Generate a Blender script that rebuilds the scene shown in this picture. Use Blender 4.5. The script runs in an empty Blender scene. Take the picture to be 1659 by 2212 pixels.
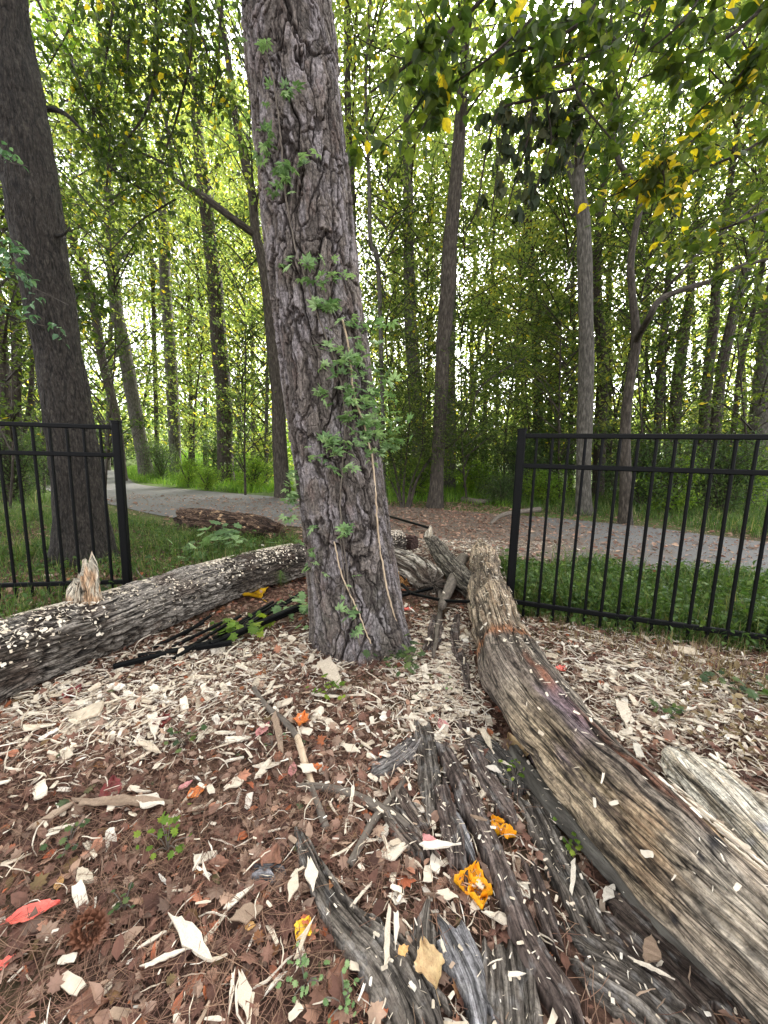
import bpy, math, random
import numpy as np
from mathutils import Vector, Matrix, Quaternion
random.seed(7); rng = np.random.default_rng(7)
SC = bpy.context.scene; COL = SC.collection

# ------------------------------------------------------------------ camera, sky, sun, exposure
CAMH = 1.04; PITCH = math.radians(8.2); ROLL = 0.025
W_, H_, F_ = 1659.0, 2212.0, 829.5
_u0 = np.array([0, math.sin(PITCH), math.cos(PITCH)]); _r0 = np.array([1.0, 0, 0])
FW = np.array([0, math.cos(PITCH), -math.sin(PITCH)])
RT = math.cos(ROLL)*_r0 + math.sin(ROLL)*_u0
UP = math.cos(ROLL)*_u0 - math.sin(ROLL)*_r0
EYE = np.array([0, 0, CAMH])
cam = bpy.data.cameras.new('camera'); cam.sensor_fit = 'HORIZONTAL'; cam.sensor_width = 36; cam.lens = 18.0
cam.clip_start = 0.02; cam.clip_end = 500
camo = bpy.data.objects.new('camera', cam); COL.objects.link(camo)
camo.matrix_world = Matrix([[RT[0], UP[0], -FW[0], 0], [RT[1], UP[1], -FW[1], 0], [RT[2], UP[2], -FW[2], CAMH], [0, 0, 0, 1]])
SC.camera = camo

SUN_EL, SUN_AZ = math.radians(38), math.radians(22)     # azimuth clockwise from +Y
w = bpy.data.worlds.new('World'); SC.world = w; w.use_nodes = True
nt = w.node_tree; nt.nodes.clear()
sky = nt.nodes.new('ShaderNodeTexSky'); sky.sky_type = 'NISHITA'; sky.sun_disc = False
sky.sun_elevation = SUN_EL; sky.sun_rotation = SUN_AZ; sky.air_density = 0.7; sky.dust_density = 3.0; sky.ozone_density = 0.6
hs = nt.nodes.new('ShaderNodeHueSaturation'); hs.inputs['Saturation'].default_value = 0.12
bg = nt.nodes.new('ShaderNodeBackground'); bg.inputs['Strength'].default_value = 0.15
wo = nt.nodes.new('ShaderNodeOutputWorld')
nt.links.new(sky.outputs[0], hs.inputs['Color']); nt.links.new(hs.outputs[0], bg.inputs[0]); nt.links.new(bg.outputs[0], wo.inputs[0])
sl = bpy.data.lights.new('sun', 'SUN'); sl.energy = 3.2; sl.angle = math.radians(16); sl.color = (1, .95, .88)
so = bpy.data.objects.new('sun', sl); COL.objects.link(so)
d = Vector((math.sin(SUN_AZ)*math.cos(SUN_EL), math.cos(SUN_AZ)*math.cos(SUN_EL), math.sin(SUN_EL)))
so.rotation_euler = d.to_track_quat('Z', 'Y').to_euler(); so.location = (6, 8, 12)
SC.view_settings.view_transform = 'Standard'; SC.view_settings.look = 'None'
SC.view_settings.exposure = 2.9; SC.view_settings.gamma = 1
SC.cycles.max_bounces = 7; SC.cycles.diffuse_bounces = 5; SC.cycles.transmission_bounces = 4; SC.cycles.transparent_max_bounces = 4

# ------------------------------------------------------------------ numpy noise
def _h(*a, seed=0):
    shp = np.broadcast(*a).shape; a = [np.atleast_1d(v) for v in a]
    h = np.full(np.broadcast(*a).shape, (seed*2654435761+97) & 0xffffffff, dtype=np.uint64)
    for v, k in zip(a, (374761393, 668265263, 2147483647-18)):
        h = (h ^ ((v.astype(np.int64) & 0xffffffff).astype(np.uint64)*k)) & 0xffffffff
        h = ((h ^ (h >> 13))*1274126177) & 0xffffffff
        h = h ^ (h >> 16)
    return ((h & 0xffffff)/float(0xffffff)).reshape(shp)
def vn3(x, y, z, seed=0):
    x, y, z = np.broadcast_arrays(np.asarray(x, float), np.asarray(y, float), np.asarray(z, float))
    xi, yi, zi = np.floor(x), np.floor(y), np.floor(z); fx, fy, fz = x-xi, y-yi, z-zi
    fx, fy, fz = [f*f*(3-2*f) for f in (fx, fy, fz)]; r = 0
    for a in (0, 1):
        for b in (0, 1):
            for c in (0, 1):
                r = r + _h(xi+a, yi+b, zi+c, seed=seed)*(fx if a else 1-fx)*(fy if b else 1-fy)*(fz if c else 1-fz)
    return r
def fbm(x, y, z=0.0, o=4, seed=0):
    r = 0; a = .5; t = 0
    for i in range(o):
        r = r + a*vn3(np.asarray(x)*2**i, np.asarray(y)*2**i, np.asarray(z)*2**i, seed+i); t += a; a *= .5
    return r/t
def worley(u, v, seed=0, period=None, jit=.85):
    ui, vi = np.floor(u), np.floor(v); f1 = np.full(u.shape, 9.); f2 = f1.copy(); idd = np.zeros(u.shape)
    for a in (-1, 0, 1):
        for b in (-1, 0, 1):
            cu, cv = ui+a, vi+b; cc = np.mod(cu, period) if period else cu
            px = cu+.5+(_h(cc, cv, seed=seed)-.5)*jit; py = cv+.5+(_h(cc, cv, seed=seed+5)-.5)*jit
            dd = np.sqrt((u-px)**2+(v-py)**2); i_ = _h(cc, cv, seed=seed+9)
            near = dd < f1; f2 = np.where(near, f1, np.minimum(f2, dd)); idd = np.where(near, i_, idd); f1 = np.where(near, dd, f1)
    return f1, f2, idd
def sst(a, b, x): t = np.clip((x-a)/(b-a), 0, 1); return t*t*(3-2*t)

# ------------------------------------------------------------------ pixel of the photograph -> place in the world
def ray(px, py):
    d = FW + RT*((px-W_/2)/F_) - UP*((py-H_/2)/F_); return d
def G(px, py, h=0.0):
    d = ray(px, py); t = (h-CAMH)/d[2]; return EYE+d*t
def at(px, py, Y):
    d = ray(px, py); return EYE+d*(Y/d[1])
def proj(P):
    P = np.asarray(P)-EYE; z = P@FW; return W_/2+F_*(P@RT)/z, H_/2-F_*(P@UP)/z, z
PINE = at(780, 1400, 2.06)
def gz(x, y):
    x = np.asarray(x, float); y = np.asarray(y, float)
    near = (1-sst(3.0, 3.9, y))*(1-sst(3, 5, np.abs(x)))
    z = near*((fbm(x*1.3+9, y*1.3, 0, 3, 11)-.5)*.07 + (fbm(x*9, y*9, 0, 3, 21)-.5)*.028)
    z = z + .012*np.exp(-((x-PINE[0])**2+(y-PINE[1])**2)/.16)
    z = z + (1-near)*(fbm(x*.7, y*.7, 0, 3, 31)-.5)*.05*sst(3.9, 5, y+0*x)*0.6
    z = z + sst(16, 60, y)*1.2
    return z
def onG(px, py, h=0.0):
    p = G(px, py, h)
    for _ in range(4): p = G(px, py, float(gz(p[0], p[1]))+h)
    return p

# ------------------------------------------------------------------ object helpers
def tag(o, label=None, cat=None, group=None, kind=None):
    if label: o['label'] = label
    if cat: o['category'] = cat
    if group: o['group'] = group
    if kind: o['kind'] = kind
    return o
def empty(name, loc, label, cat, group=None):
    o = bpy.data.objects.new(name, None); COL.objects.link(o); o.location = loc; o.empty_display_size = .1
    return tag(o, label, cat, group)
class B:
    def __init__(s): s.V = []; s.L = []; s.T = []; s.M = []; s.A = []; s.C = []; s.TC = []; s.n = 0; s.hasC = False; s.hasT = False
    def add(s, V, L, T, mi=0, var=0.0, col=None, tc=None):
        V = np.asarray(V, float).reshape(-1, 3); L = np.asarray(L, np.int64); T = np.asarray(T, np.int64)
        s.V.append(V); s.L.append(L+s.n); s.T.append(T); s.n += len(V)
        s.M.append(np.full(len(T), mi)); s.A.append(np.broadcast_to(np.asarray(var, float), (len(T),)))
        s.C.append(np.ones((len(V), 3)) if col is None else col); s.hasC |= col is not None
        s.TC.append(V if tc is None else tc); s.hasT |= tc is not None
        return s
    def scatter(s, tm, pos, R, S, var=0.0, mi=0):
        V, L, T = tm; n = len(pos)
        if n == 0: return s
        S = np.asarray(S, float)
        if S.ndim == 1: S = S[:, None]*np.ones((1, 3))
        P = np.einsum('nij,nkj->nki', R, V[None]*S[:, None, :])+pos[:, None, :]
        LL = (L[None]+np.arange(n)[:, None]*len(V)).ravel(); TT = np.tile(T, n)
        vv = np.repeat(np.broadcast_to(np.asarray(var, float), (n,)), len(T))
        return s.add(P.reshape(-1, 3), LL, TT, mi, vv)
    def mesh(s, name, mats, smooth=False):
        V = np.concatenate(s.V); L = np.concatenate(s.L); T = np.concatenate(s.T)
        me = bpy.data.meshes.new(name); me.vertices.add(len(V)); me.loops.add(len(L)); me.polygons.add(len(T))
        me.vertices.foreach_set('co', V.astype(np.float32).ravel()); me.loops.foreach_set('vertex_index', L.astype(np.int32))
        st = np.zeros(len(T), np.int32); st[1:] = np.cumsum(T)[:-1]
        me.polygons.foreach_set('loop_start', st); me.polygons.foreach_set('loop_total', T.astype(np.int32))
        for m in (mats if isinstance(mats, (list, tuple)) else [mats]): me.materials.append(m)
        me.polygons.foreach_set('material_index', np.concatenate(s.M).astype(np.int32))
        me.polygons.foreach_set('use_smooth', np.full(len(T), smooth))
        a = me.attributes.new('var', 'FLOAT', 'FACE'); a.data.foreach_set('value', np.concatenate(s.A).astype(np.float32))
        if s.hasC:
            c = me.attributes.new('col', 'FLOAT_COLOR', 'POINT'); C = np.concatenate(s.C)
            c.data.foreach_set('color', np.c_[C, np.ones(len(C))].astype(np.float32).ravel())
        if s.hasT:
            t = me.attributes.new('tc', 'FLOAT_VECTOR', 'POINT'); t.data.foreach_set('vector', np.concatenate(s.TC).astype(np.float32).ravel())
        me.update(calc_edges=True); return me
    def build(s, name, mats, parent=None, smooth=False, origin=None):
        if origin is not None:
            s.V[:] = [v-np.asarray(origin) for v in s.V]
        me = s.mesh(name, mats, smooth); o = bpy.data.objects.new(name, me); COL.objects.link(o)
        if origin is not None: o.location = origin
        if parent is not None:
            o.parent = parent
            if origin is None: o.location = -parent.location
            else: o.location = Vector(origin)-parent.location
        return o
def gridfaces(nr, nc, wrap):
    r, c = np.meshgrid(np.arange(nr-1), np.arange(nc if wrap else nc-1), indexing='ij'); c2 = (c+1) % nc
    q = np.stack([r*nc+c, r*nc+c2, (r+1)*nc+c2, (r+1)*nc+c], -1).reshape(-1, 4)
    return q.ravel(), np.full(len(q), 4)
def resample(P, n=None, step=None):
    P = np.asarray(P, float); k = len(P)
    if k == 2: dense = P[0]+(P[1]-P[0])*np.linspace(0, 1, 50)[:, None]
    else:   # Catmull-Rom
        Q = np.vstack([2*P[0]-P[1], P, 2*P[-1]-P[-2]]); out = []
        for i in range(1, k):
            p0, p1, p2, p3 = Q[i-1:i+3]; t = np.linspace(0, 1, 24, endpoint=(i == k-1))[:, None]
            out.append(.5*(2*p1+(p2-p0)*t+(2*p0-5*p1+4*p2-p3)*t*t+(3*p1-p0-3*p2+p3)*t**3))
        dense = np.vstack(out)
    s = np.r_[0, np.cumsum(np.linalg.norm(np.diff(dense[:, :3], axis=0), axis=1))]
    if step: n = max(3, int(s[-1]/step)+1)
    ss = np.linspace(0, s[-1], n) if not isinstance(n, np.ndarray) else n
    return np.stack([np.interp(ss, s, dense[:, j]) for j in range(dense.shape[1])], 1), ss
def frames(P):
    T = np.gradient(P, axis=0); T /= np.linalg.norm(T, axis=1)[:, None]+1e-12
    N = np.zeros_like(P); a = np.array([0, 0, 1.]) if abs(T[0][2]) < .8 else np.array([0, -1., 0])
    n = a-T[0]*(a@T[0]); n /= np.linalg.norm(n)
    for i in range(len(P)):
        n = n-T[i]*(n@T[i]); n /= np.linalg.norm(n); N[i] = n
    return T, N, np.cross(T, N)
def tube(P, R, nu, disp=None, axial=None, cap=True, col=None, ecc=None):
    """P rows of centres, R radii; disp(theta, s, R)->radial offset; returns arrays for B.add"""
    P = np.asarray(P, float); R = np.asarray(R, float); T, N, Bn = frames(P)
    s = np.r_[0, np.cumsum(np.linalg.norm(np.diff(P, axis=0), axis=1))]
    th = np.linspace(0, 2*np.pi, nu, endpoint=False); TH, S = np.meshgrid(th, s); RR = R[:, None]*np.ones_like(TH)
    if ecc is not None: RR = RR*ecc(TH, S)
    r = RR + (disp(TH, S, RR) if disp else 0)
    V = P[:, None]+N[:, None]*(r*np.cos(TH))[..., None]+Bn[:, None]*(r*np.sin(TH))[..., None]
    if axial is not None: V = V+T[:, None]*axial(TH, S)[..., None]
    tc = np.stack([np.cos(TH)*RR, np.sin(TH)*RR, S], -1)
    L, F = gridfaces(len(P), nu, True)
    C = col(TH, S, r-RR, V) if col else None
    V = V.reshape(-1, 3); tc = tc.reshape(-1, 3)
    if cap:
        n = len(V); c0 = V[:nu].mean(0); c1 = V[-nu:].mean(0); V = np.vstack([V, c0, c1]); tc = np.vstack([tc, [0, 0, s[0]], [0, 0, s[-1]]])
        i = np.arange(nu); j = (i+1) % nu; b = (len(P)-1)*nu
        L = np.r_[L, np.stack([j, i, np.full(nu, n)], 1).ravel(), np.stack([b+i, b+j, np.full(nu, n+1)], 1).ravel()]
        F = np.r_[F, np.full(2*nu, 3)]
        if C is not None: C = np.vstack([C.reshape(-1, 3), C.reshape(-1, 3)[:nu].mean(0), C.reshape(-1, 3)[-nu:].mean(0)])
    if C is not None: C = C.reshape(-1, 3)
    return V, L, F, C, tc
def addtube(b, P, R, nu=8, mi=0, var=0., **k):
    V, L, F, C, tc = tube(P, R, nu, **k); b.add(V, L, F, mi, var, C, tc); return b
def rotm(yaw, pitch=0., roll=0.):
    n = max(np.size(yaw), np.size(pitch), np.size(roll)); y, p, r = [np.broadcast_to(np.asarray(a, float), (n,)) for a in (yaw, pitch, roll)]
    cy, sy, cp, sp, cr, sr = np.cos(y), np.sin(y), np.cos(p), np.sin(p), np.cos(r), np.sin(r); o = np.zeros(n); e = np.ones(n)
    Z = np.stack([cy, -sy, o, sy, cy, o, o, o, e], 1).reshape(-1, 3, 3); X = np.stack([e, o, o, o, cp, -sp, o, sp, cp], 1).reshape(-1, 3, 3)
    Y = np.stack([cr, o, sr, o, e, o, -sr, o, cr], 1).reshape(-1, 3, 3); return Z@X@Y
def tm(V, F): return np.array(V, float), np.array([i for f in F for i in f]), np.array([len(f) for f in F])

# ------------------------------------------------------------------ materials
def nodes(name):
    m = bpy.data.materials.new(name); m.use_nodes = True; t = m.node_tree
    return m, t, t.nodes['Principled BSDF'], t.nodes['Material Output']
def ramp(t, fac, stops):
    r = t.nodes.new('ShaderNodeValToRGB'); e = r.color_ramp.elements
    while len(e) < len(stops): e.new(.5)
    for x, (p, c) in zip(e, stops): x.position = p; x.color = (*c, 1)
    t.links.new(fac, r.inputs[0]); return r.outputs[0]
def coord(t, kind, sc):
    if kind == 'Object':
        c = t.nodes.new('ShaderNodeTexCoord').outputs['Object']
    else:
        a = t.nodes.new('ShaderNodeAttribute'); a.attribute_name = 'tc'; c = a.outputs['Vector']
    mp = t.nodes.new('ShaderNodeMapping'); mp.inputs['Scale'].default_value = sc; t.links.new(c, mp.inputs[0]); return mp.outputs[0]
def noise(t, vec, scale=1., detail=6, rough=.6, dist=0.):
    n = t.nodes.new('ShaderNodeTexNoise'); n.inputs['Scale'].default_value = scale; n.inputs['Detail'].default_value = detail
    n.inputs['Roughness'].default_value = rough; n.inputs['Distortion'].default_value = dist; t.links.new(vec, n.inputs['Vector']); return n.outputs[0]
def mixc(t, fac, a, b, mode='MIX'):
    m = t.nodes.new('ShaderNodeMix'); m.data_type = 'RGBA'; m.blend_type = mode
    if isinstance(fac, float): m.inputs[0].default_value = fac
    else: t.links.new(fac, m.inputs[0])
    for s_, i in ((a, 6), (b, 7)):
        if isinstance(s_, tuple): m.inputs[i].default_value = (*s_, 1)
        else: t.links.new(s_, m.inputs[i])
    return m.outputs[2]
def bump(t, p, h, strength, dist):
    b = t.nodes.new('ShaderNodeBump'); b.inputs['Strength'].default_value = strength; b.inputs['Distance'].default_value = dist
    t.links.new(h, b.inputs['Height']); t.links.new(b.outputs[0], p.inputs['Normal'])
def mat_noise(name, stops, kind='tc', sc=(12, 12, 3), rough=.85, bs=.5, bd=.006, bsc=None, usecol=False, dist=0., detail=8, spec=.3, crack=None):
    m, t, p, o = nodes(name); v = coord(t, kind, sc); n = noise(t, v, 1, detail, .62, dist); c = ramp(t, n, stops)
    if usecol:
        a = t.nodes.new('ShaderNodeAttribute'); a.attribute_name = 'col'; c = mixc(t, 1.0, a.outputs['Color'], c, 'MULTIPLY')
    n2 = noise(t, coord(t, kind, bsc or tuple(3*x for x in sc)), 1, 6, .65, dist)
    if usecol:  # blotches and grime, no direction
        mo = noise(t, coord(t, kind, (85, 85, 85)), 1, 8, .75); c = mixc(t, 1.0, c, ramp(t, mo, [(.36, (.45, .43, .42)), (.5, (.97, .96, .95)), (.66, (1.3, 1.28, 1.26))]), 'MULTIPLY')
    if crack:   # thin dark splits along the grain, cut into the surface by the same pattern
        hh = n2
        for cs, th, dk in crack:
            nn = noise(t, coord(t, kind, cs), 1, 3, .5, .6); ab = t.nodes.new('ShaderNodeMath'); ab.operation = 'SUBTRACT'; ab.inputs[1].default_value = .5; t.links.new(nn, ab.inputs[0])
            a2 = t.nodes.new('ShaderNodeMath'); a2.operation = 'ABSOLUTE'; t.links.new(ab.outputs[0], a2.inputs[0]); cr = ramp(t, a2.outputs[0], [(0, (dk, dk, dk)), (th, (1, 1, 1))])
            c = mixc(t, 1.0, c, cr, 'MULTIPLY'); mu = t.nodes.new('ShaderNodeMath'); mu.operation = 'MULTIPLY'; t.links.new(hh, mu.inputs[0]); t.links.new(cr, mu.inputs[1]); hh = mu.outputs[0]
        am = t.nodes.new('ShaderNodeMath'); am.operation = 'MULTIPLY_ADD'; am.inputs[1].default_value = .8; t.links.new(noise(t, coord(t, kind, (160, 160, 160)), 1, 6, .7), am.inputs[0]); t.links.new(hh, am.inputs[2]); n2 = am.outputs[0]
    t.links.new(c, p.inputs['Base Color']); p.inputs['Roughness'].default_value = rough; p.inputs['Specular IOR Level'].default_value = spec
    bump(t, p, n2, bs, bd); return m
def mat_var(name, stops, rough=.8, trans=0., objrand=False, tint=None, spec=.3, bumpy=0., const=False):
    """colour from the per-face value 'var' (each leaf, chip or needle its own colour)"""
    m, t, p, o = nodes(name); a = t.nodes.new('ShaderNodeAttribute'); a.attribute_name = 'var'; f = a.outputs['Fac']
    if objrand:
        oi = t.nodes.new('ShaderNodeObjectInfo'); ad = t.nodes.new('ShaderNodeMath'); ad.operation = 'ADD'; t.links.new(f, ad.inputs[0]); t.links.new(oi.outputs['Random'], ad.inputs[1])
        fr = t.nodes.new('ShaderNodeMath'); fr.operation = 'FRACT'; t.links.new(ad.outputs[0], fr.inputs[0]); f = fr.outputs[0]
    c = ramp(t, f, stops)
    v = coord(t, 'Object', (40, 40, 40)); n = noise(t, v, 1, 4, .6); mul = ramp(t, n, [(.3, (.72, .72, .72)), (.7, (1.15, 1.15, 1.15))]); c = mixc(t, 1.0, c, mul, 'MULTIPLY')
    t.links.new(c, p.inputs['Base Color']); p.inputs['Roughness'].default_value = rough; p.inputs['Specular IOR Level'].default_value = spec
    if bumpy: bump(t, p, noise(t, coord(t, 'Object', (250, 250, 250)), 1, 4), bumpy, .002)
    if trans:
        tr = t.nodes.new('ShaderNodeBsdfTranslucent'); mx = t.nodes.new('ShaderNodeMixShader'); mx.inputs[0].default_value = trans
        tc_ = mixc(t, 1.0, c, tint or (1.5, 1.6, .8), 'MULTIPLY'); t.links.new(tc_, tr.inputs[0])
        t.links.new(p.outputs[0], mx.inputs[1]); t.links.new(tr.outputs[0], mx.inputs[2]); t.links.new(mx.outputs[0], o.inputs[0])
    return m

MT = {}
MT['bark_far'] = mat_noise('bark_far', [(.32, (.014, .011, .008)), (.5, (.045, .036, .027)), (.68, (.1, .083, .066))], 'tc', (34, 34, 9), bs=.8, bd=.03)
MT['bark_dark'] = mat_noise('bark_dark', [(.32, (.012, .009, .007)), (.5, (.04, .031, .023)), (.68, (.09, .072, .055))], 'tc', (34, 34, 9), bs=.8, bd=.03)
MT['bark_grey'] = mat_noise('bark_grey', [(.32, (.03, .026, .02)), (.5, (.075, .067, .055)), (.68, (.15, .138, .115))], 'tc', (34, 34, 9), bs=.8, bd=.02)
MT['bark_left'] = mat_noise('bark_left', [(.25, (.014, .011, .009)), (.5, (.042, .034, .027)), (.68, (.085, .073, .058)), (.8, (.15, .145, .12))], 'tc', (60, 60, 26), bs=1., bd=.02, bsc=(120, 120, 60), crack=[((20, 20, 4), .05, .3), ((50, 50, 10), .06, .5)])
MT['pine'] = mat_noise('pine_bark', [(.32, (.5, .48, .47)), (.5, (.98, .96, .96)), (.68, (1.55, 1.52, 1.52))], 'tc', (80, 80, 40), bs=1., bd=.006, bsc=(220, 220, 110), usecol=True, spec=.25, crack=[((60, 60, 14), .03, .45)])
MT['colbark'] = mat_noise('log_surface', [(.3, (.55, .53, .52)), (.48, (.92, .91, .9)), (.6, (1.15, 1.14, 1.12)), (.74, (1.35, 1.33, 1.3))], 'tc', (170, 170, 22), bs=1.0, bd=.006, bsc=(330, 330, 60), usecol=True, spec=.2, crack=[((24, 24, 1.8), .035, .08), ((60, 60, 4.5), .045, .3), ((120, 120, 12), .05, .6)])
MT['slab'] = mat_noise('bark_slab', [(.34, (.5, .48, .47)), (.48, (.9, .89, .88)), (.6, (1.15, 1.14, 1.12)), (.74, (1.5, 1.47, 1.42))], 'tc', (150, 150, 30), bs=1.0, bd=.006, bsc=(320, 320, 90), usecol=True, spec=.15, crack=[((45, 45, 4.), .04, .3), ((110, 110, 14), .05, .6)])
MT['stick'] = mat_noise('stick_bark', [(.3, (.06, .048, .038)), (.6, (.15, .125, .1)), (.8, (.28, .24, .19))], 'tc', (70, 70, 14), bs=.6, bd=.003)
MT['barewood'] = mat_noise('bare_wood', [(.3, (.36, .26, .17)), (.6, (.55, .43, .3)), (.8, (.68, .57, .43))], 'tc', (70, 70, 10), bs=.6, bd=.003)
CH = [(0, (.66, .58, .45)), (.15, (.5, .41, .3)), (.3, (.72, .65, .54)), (.45, (.55, .46, .35)), (.6, (.68, .6, .48)), (.75, (.56, .46, .34)), (.85, (.74, .69, .6)), (.93, (.33, .24, .17)), (1, (.22, .15, .1))]
MT['chip'] = mat_var('chip_wood', CH, .75, objrand=True, bumpy=.5)
MT['litter'] = mat_var('litter_leaf', [(0, (.055, .025, .017)), (.25, (.15, .07, .048)), (.45, (.22, .115, .08)), (.62, (.33, .22, .16)), (.75, (.12, .075, .055)), (.86, (.44, .3, .21)), (.94, (.38, .1, .04)), (1, (.06, .09, .04))], .8, .12, tint=(1.2, 1, .8))
MT['needle'] = mat_var('needle', [(0, (.065, .032, .022)), (.5, (.16, .078, .052)), (1, (.26, .16, .1))], .7)
MT['metal'] = None
GR = [(0, (.015, .035, .008)), (.4, (.035, .075, .014)), (.75, (.07, .125, .022)), (1, (.16, .19, .03))]
MT['leaf'] = mat_var('leaf_green', [(0, (.025, .045, .012)), (.4, (.052, .078, .018)), (.75, (.095, .125, .025)), (.93, (.17, .19, .02)), (.96, (.5, .38, .02)), (1, (.6, .42, .03))], .55, .5, tint=(1.5, 1.7, .75), spec=.4)
MT['leaf_far'] = mat_var('leaf_far', [(0, (.06, .095, .04)), (.35, (.14, .18, .07)), (.7, (.25, .27, .09)), (.92, (.38, .33, .05)), (1, (.5, .34, .03))], .6, .58, tint=(1.8, 1.95, 1.0))
MT['leaf_cool'] = mat_var('leaf_cool', [(0, (.04, .09, .045)), (.5, (.1, .19, .095)), (1, (.22, .33, .19))], .45, .4, tint=(1.3, 1.5, .9), spec=.5)
MT['leaf_dead'] = mat_var('leaf_withered', [(0, (.012, .022, .008)), (.5, (.03, .045, .018)), (1, (.07, .07, .03))], .7, .2)
MT['leaf_shrub'] = mat_var('leaf_shrub', [(0, (.025, .05, .018)), (.5, (.065, .11, .035)), (1, (.15, .19, .065))], .5, .4)
MT['leaf_lime'] = mat_var('leaf_lime', [(0, (.08, .15, .02)), (.5, (.15, .25, .03)), (1, (.3, .36, .05))], .55, .5)
MT['leaf_vine'] = mat_var('leaf_vine', [(0, (.09, .16, .06)), (.5, (.18, .29, .11)), (1, (.32, .43, .2))], .5, .35, tint=(1.2, 1.4, .9))
MT['grass'] = mat_var('grass_blade', [(0, (.03, .065, .015)), (.5, (.07, .13, .025)), (.85, (.13, .18, .04)), (1, (.3, .25, .12))], .6, .3)
MT['grass_bright'] = mat_var('grass_bright', [(0, (.07, .15, .015)), (.6, (.13, .25, .025)), (1, (.22, .32, .04))], .6, .35)
MT['straw'] = mat_var('dry_grass', [(0, (.12, .08, .04)), (.6, (.26, .19, .1)), (1, (.4, .31, .18))], .7, .2)
m, t, p, o = nodes('black_metal'); p.inputs['Base Color'].default_value = (.0018, .002, .0022, 1); p.inputs['Roughness'].default_value = .55; p.inputs['Specular IOR Level'].default_value = .12
bump(t, p, noise(t, coord(t, 'Object', (300, 300, 300)), 1, 3), .15, .001); MT['metal'] = m

# ground: leaf mould near the tree, greener under the wood
m, t, p, o = nodes('forest_floor'); MT['ground'] = m
v = coord(t, 'Object', (1, 1, 1)); n1 = noise(t, v, 14, 10, .7, .4); n2 = noise(t, v, 1.1, 4, .5)
near = ramp(t, n1, [(.3, (.03, .016, .01)), (.5, (.065, .036, .026)), (.62, (.12, .068, .046)), (.75, (.22, .14, .09))])
far = ramp(t, n1, [(.3, (.03, .045, .012)), (.5, (.07, .11, .025)), (.7, (.14, .17, .045))])
sx = t.nodes.new('ShaderNodeSeparateXYZ'); t.links.new(v, sx.inputs[0]); mr = t.nodes.new('ShaderNodeMapRange'); mr.inputs[1].default_value = 4.6; mr.inputs[2].default_value = 7.5
t.links.new(sx.outputs[1], mr.inputs[0]); ad = t.nodes.new('ShaderNodeMath'); ad.operation = 'MULTIPLY_ADD'; t.links.new(n2, ad.inputs[0]); ad.inputs[1].default_value = 1.6; ad.inputs[2].default_value = -.8
a2 = t.nodes.new('ShaderNodeMath'); a2.operation = 'ADD'; a2.use_clamp = True; t.links.new(mr.outputs[0], a2.inputs[0]); t.links.new(ad.outputs[0], a2.inputs[1])
t.links.new(mixc(t, a2.outputs[0], near, far), p.inputs['Base Color']); p.inputs['Roughness'].default_value = .95; p.inputs['Specular IOR Level'].default_value = .15
bump(t, p, noise(t, v, 60, 8, .7), 1.0, .012)
m, t, p, o = nodes('asphalt_path'); MT['path'] = m
v = coord(t, 'Object', (1, 1, 1)); n1 = noise(t, v, 90, 6, .7); n2 = noise(t, v, 2.2, 8, .65)
a_ = ramp(t, n1, [(.3, (.075, .072, .069)), (.7, (.15, .145, .138))]); b_ = ramp(t, n1, [(.3, (.06, .042, .03)), (.7, (.17, .125, .092))])
sp_ = t.nodes.new('ShaderNodeSeparateXYZ'); t.links.new(v, sp_.inputs[0]); m1 = t.nodes.new('ShaderNodeMath'); m1.operation = 'MULTIPLY_ADD'; m1.inputs[1].default_value = 1/2.4; m1.inputs[2].default_value = -.25; t.links.new(sp_.outputs[0], m1.inputs[0])
m2 = t.nodes.new('ShaderNodeMath'); m2.operation = 'MULTIPLY'; t.links.new(m1.outputs[0], m2.inputs[0]); t.links.new(m1.outputs[0], m2.inputs[1]); m3 = t.nodes.new('ShaderNodeMath'); m3.operation = 'MULTIPLY_ADD'; m3.inputs[1].default_value = -.28; m3.inputs[2].default_value = .25; t.links.new(m2.outputs[0], m3.inputs[0])
m5 = t.nodes.new('ShaderNodeMath'); m5.operation = 'MAXIMUM'; m5.inputs[1].default_value = -.06; t.links.new(m3.outputs[0], m5.inputs[0]); m4 = t.nodes.new('ShaderNodeMath'); m4.operation = 'ADD'; t.links.new(m5.outputs[0], m4.inputs[0]); t.links.new(n2, m4.inputs[1])
fc = ramp(t, m4.outputs[0], [(.5, (0, 0, 0)), (.62, (.95, .95, .95))]); t.links.new(mixc(t, fc, a_, b_), p.inputs['Base Color']); p.inputs['Roughness'].default_value = .9
bump(t, p, n1, .6, .004)
# ================================================================== ground and path
def lerp(a, b, k): return np.asarray(a)*(1-k[..., None])+np.asarray(b)*k[..., None]
def axis(dense0, dense1, step, far, neg):
    a = list(np.arange(dense0, dense1, step)); s = step
    while a[-1] < far: s *= 1.12; a.append(a[-1]+s)
    s = step
    while a[0] > neg: s *= 1.12; a.insert(0, a[0]-s)
    return np.array(a)
xs = axis(-3.2, 3.2, .022, 170, -170); ys = axis(.1, 4.2, .022, 230, -20)
X, Y = np.meshgrid(xs, ys); Z = gz(X, Y); b = B(); L, T = gridfaces(len(ys), len(xs), False)
b.add(np.stack([X, Y, Z], -1), L, T); tag(b.build('ground', MT['ground'], smooth=True), kind='structure')

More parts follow.
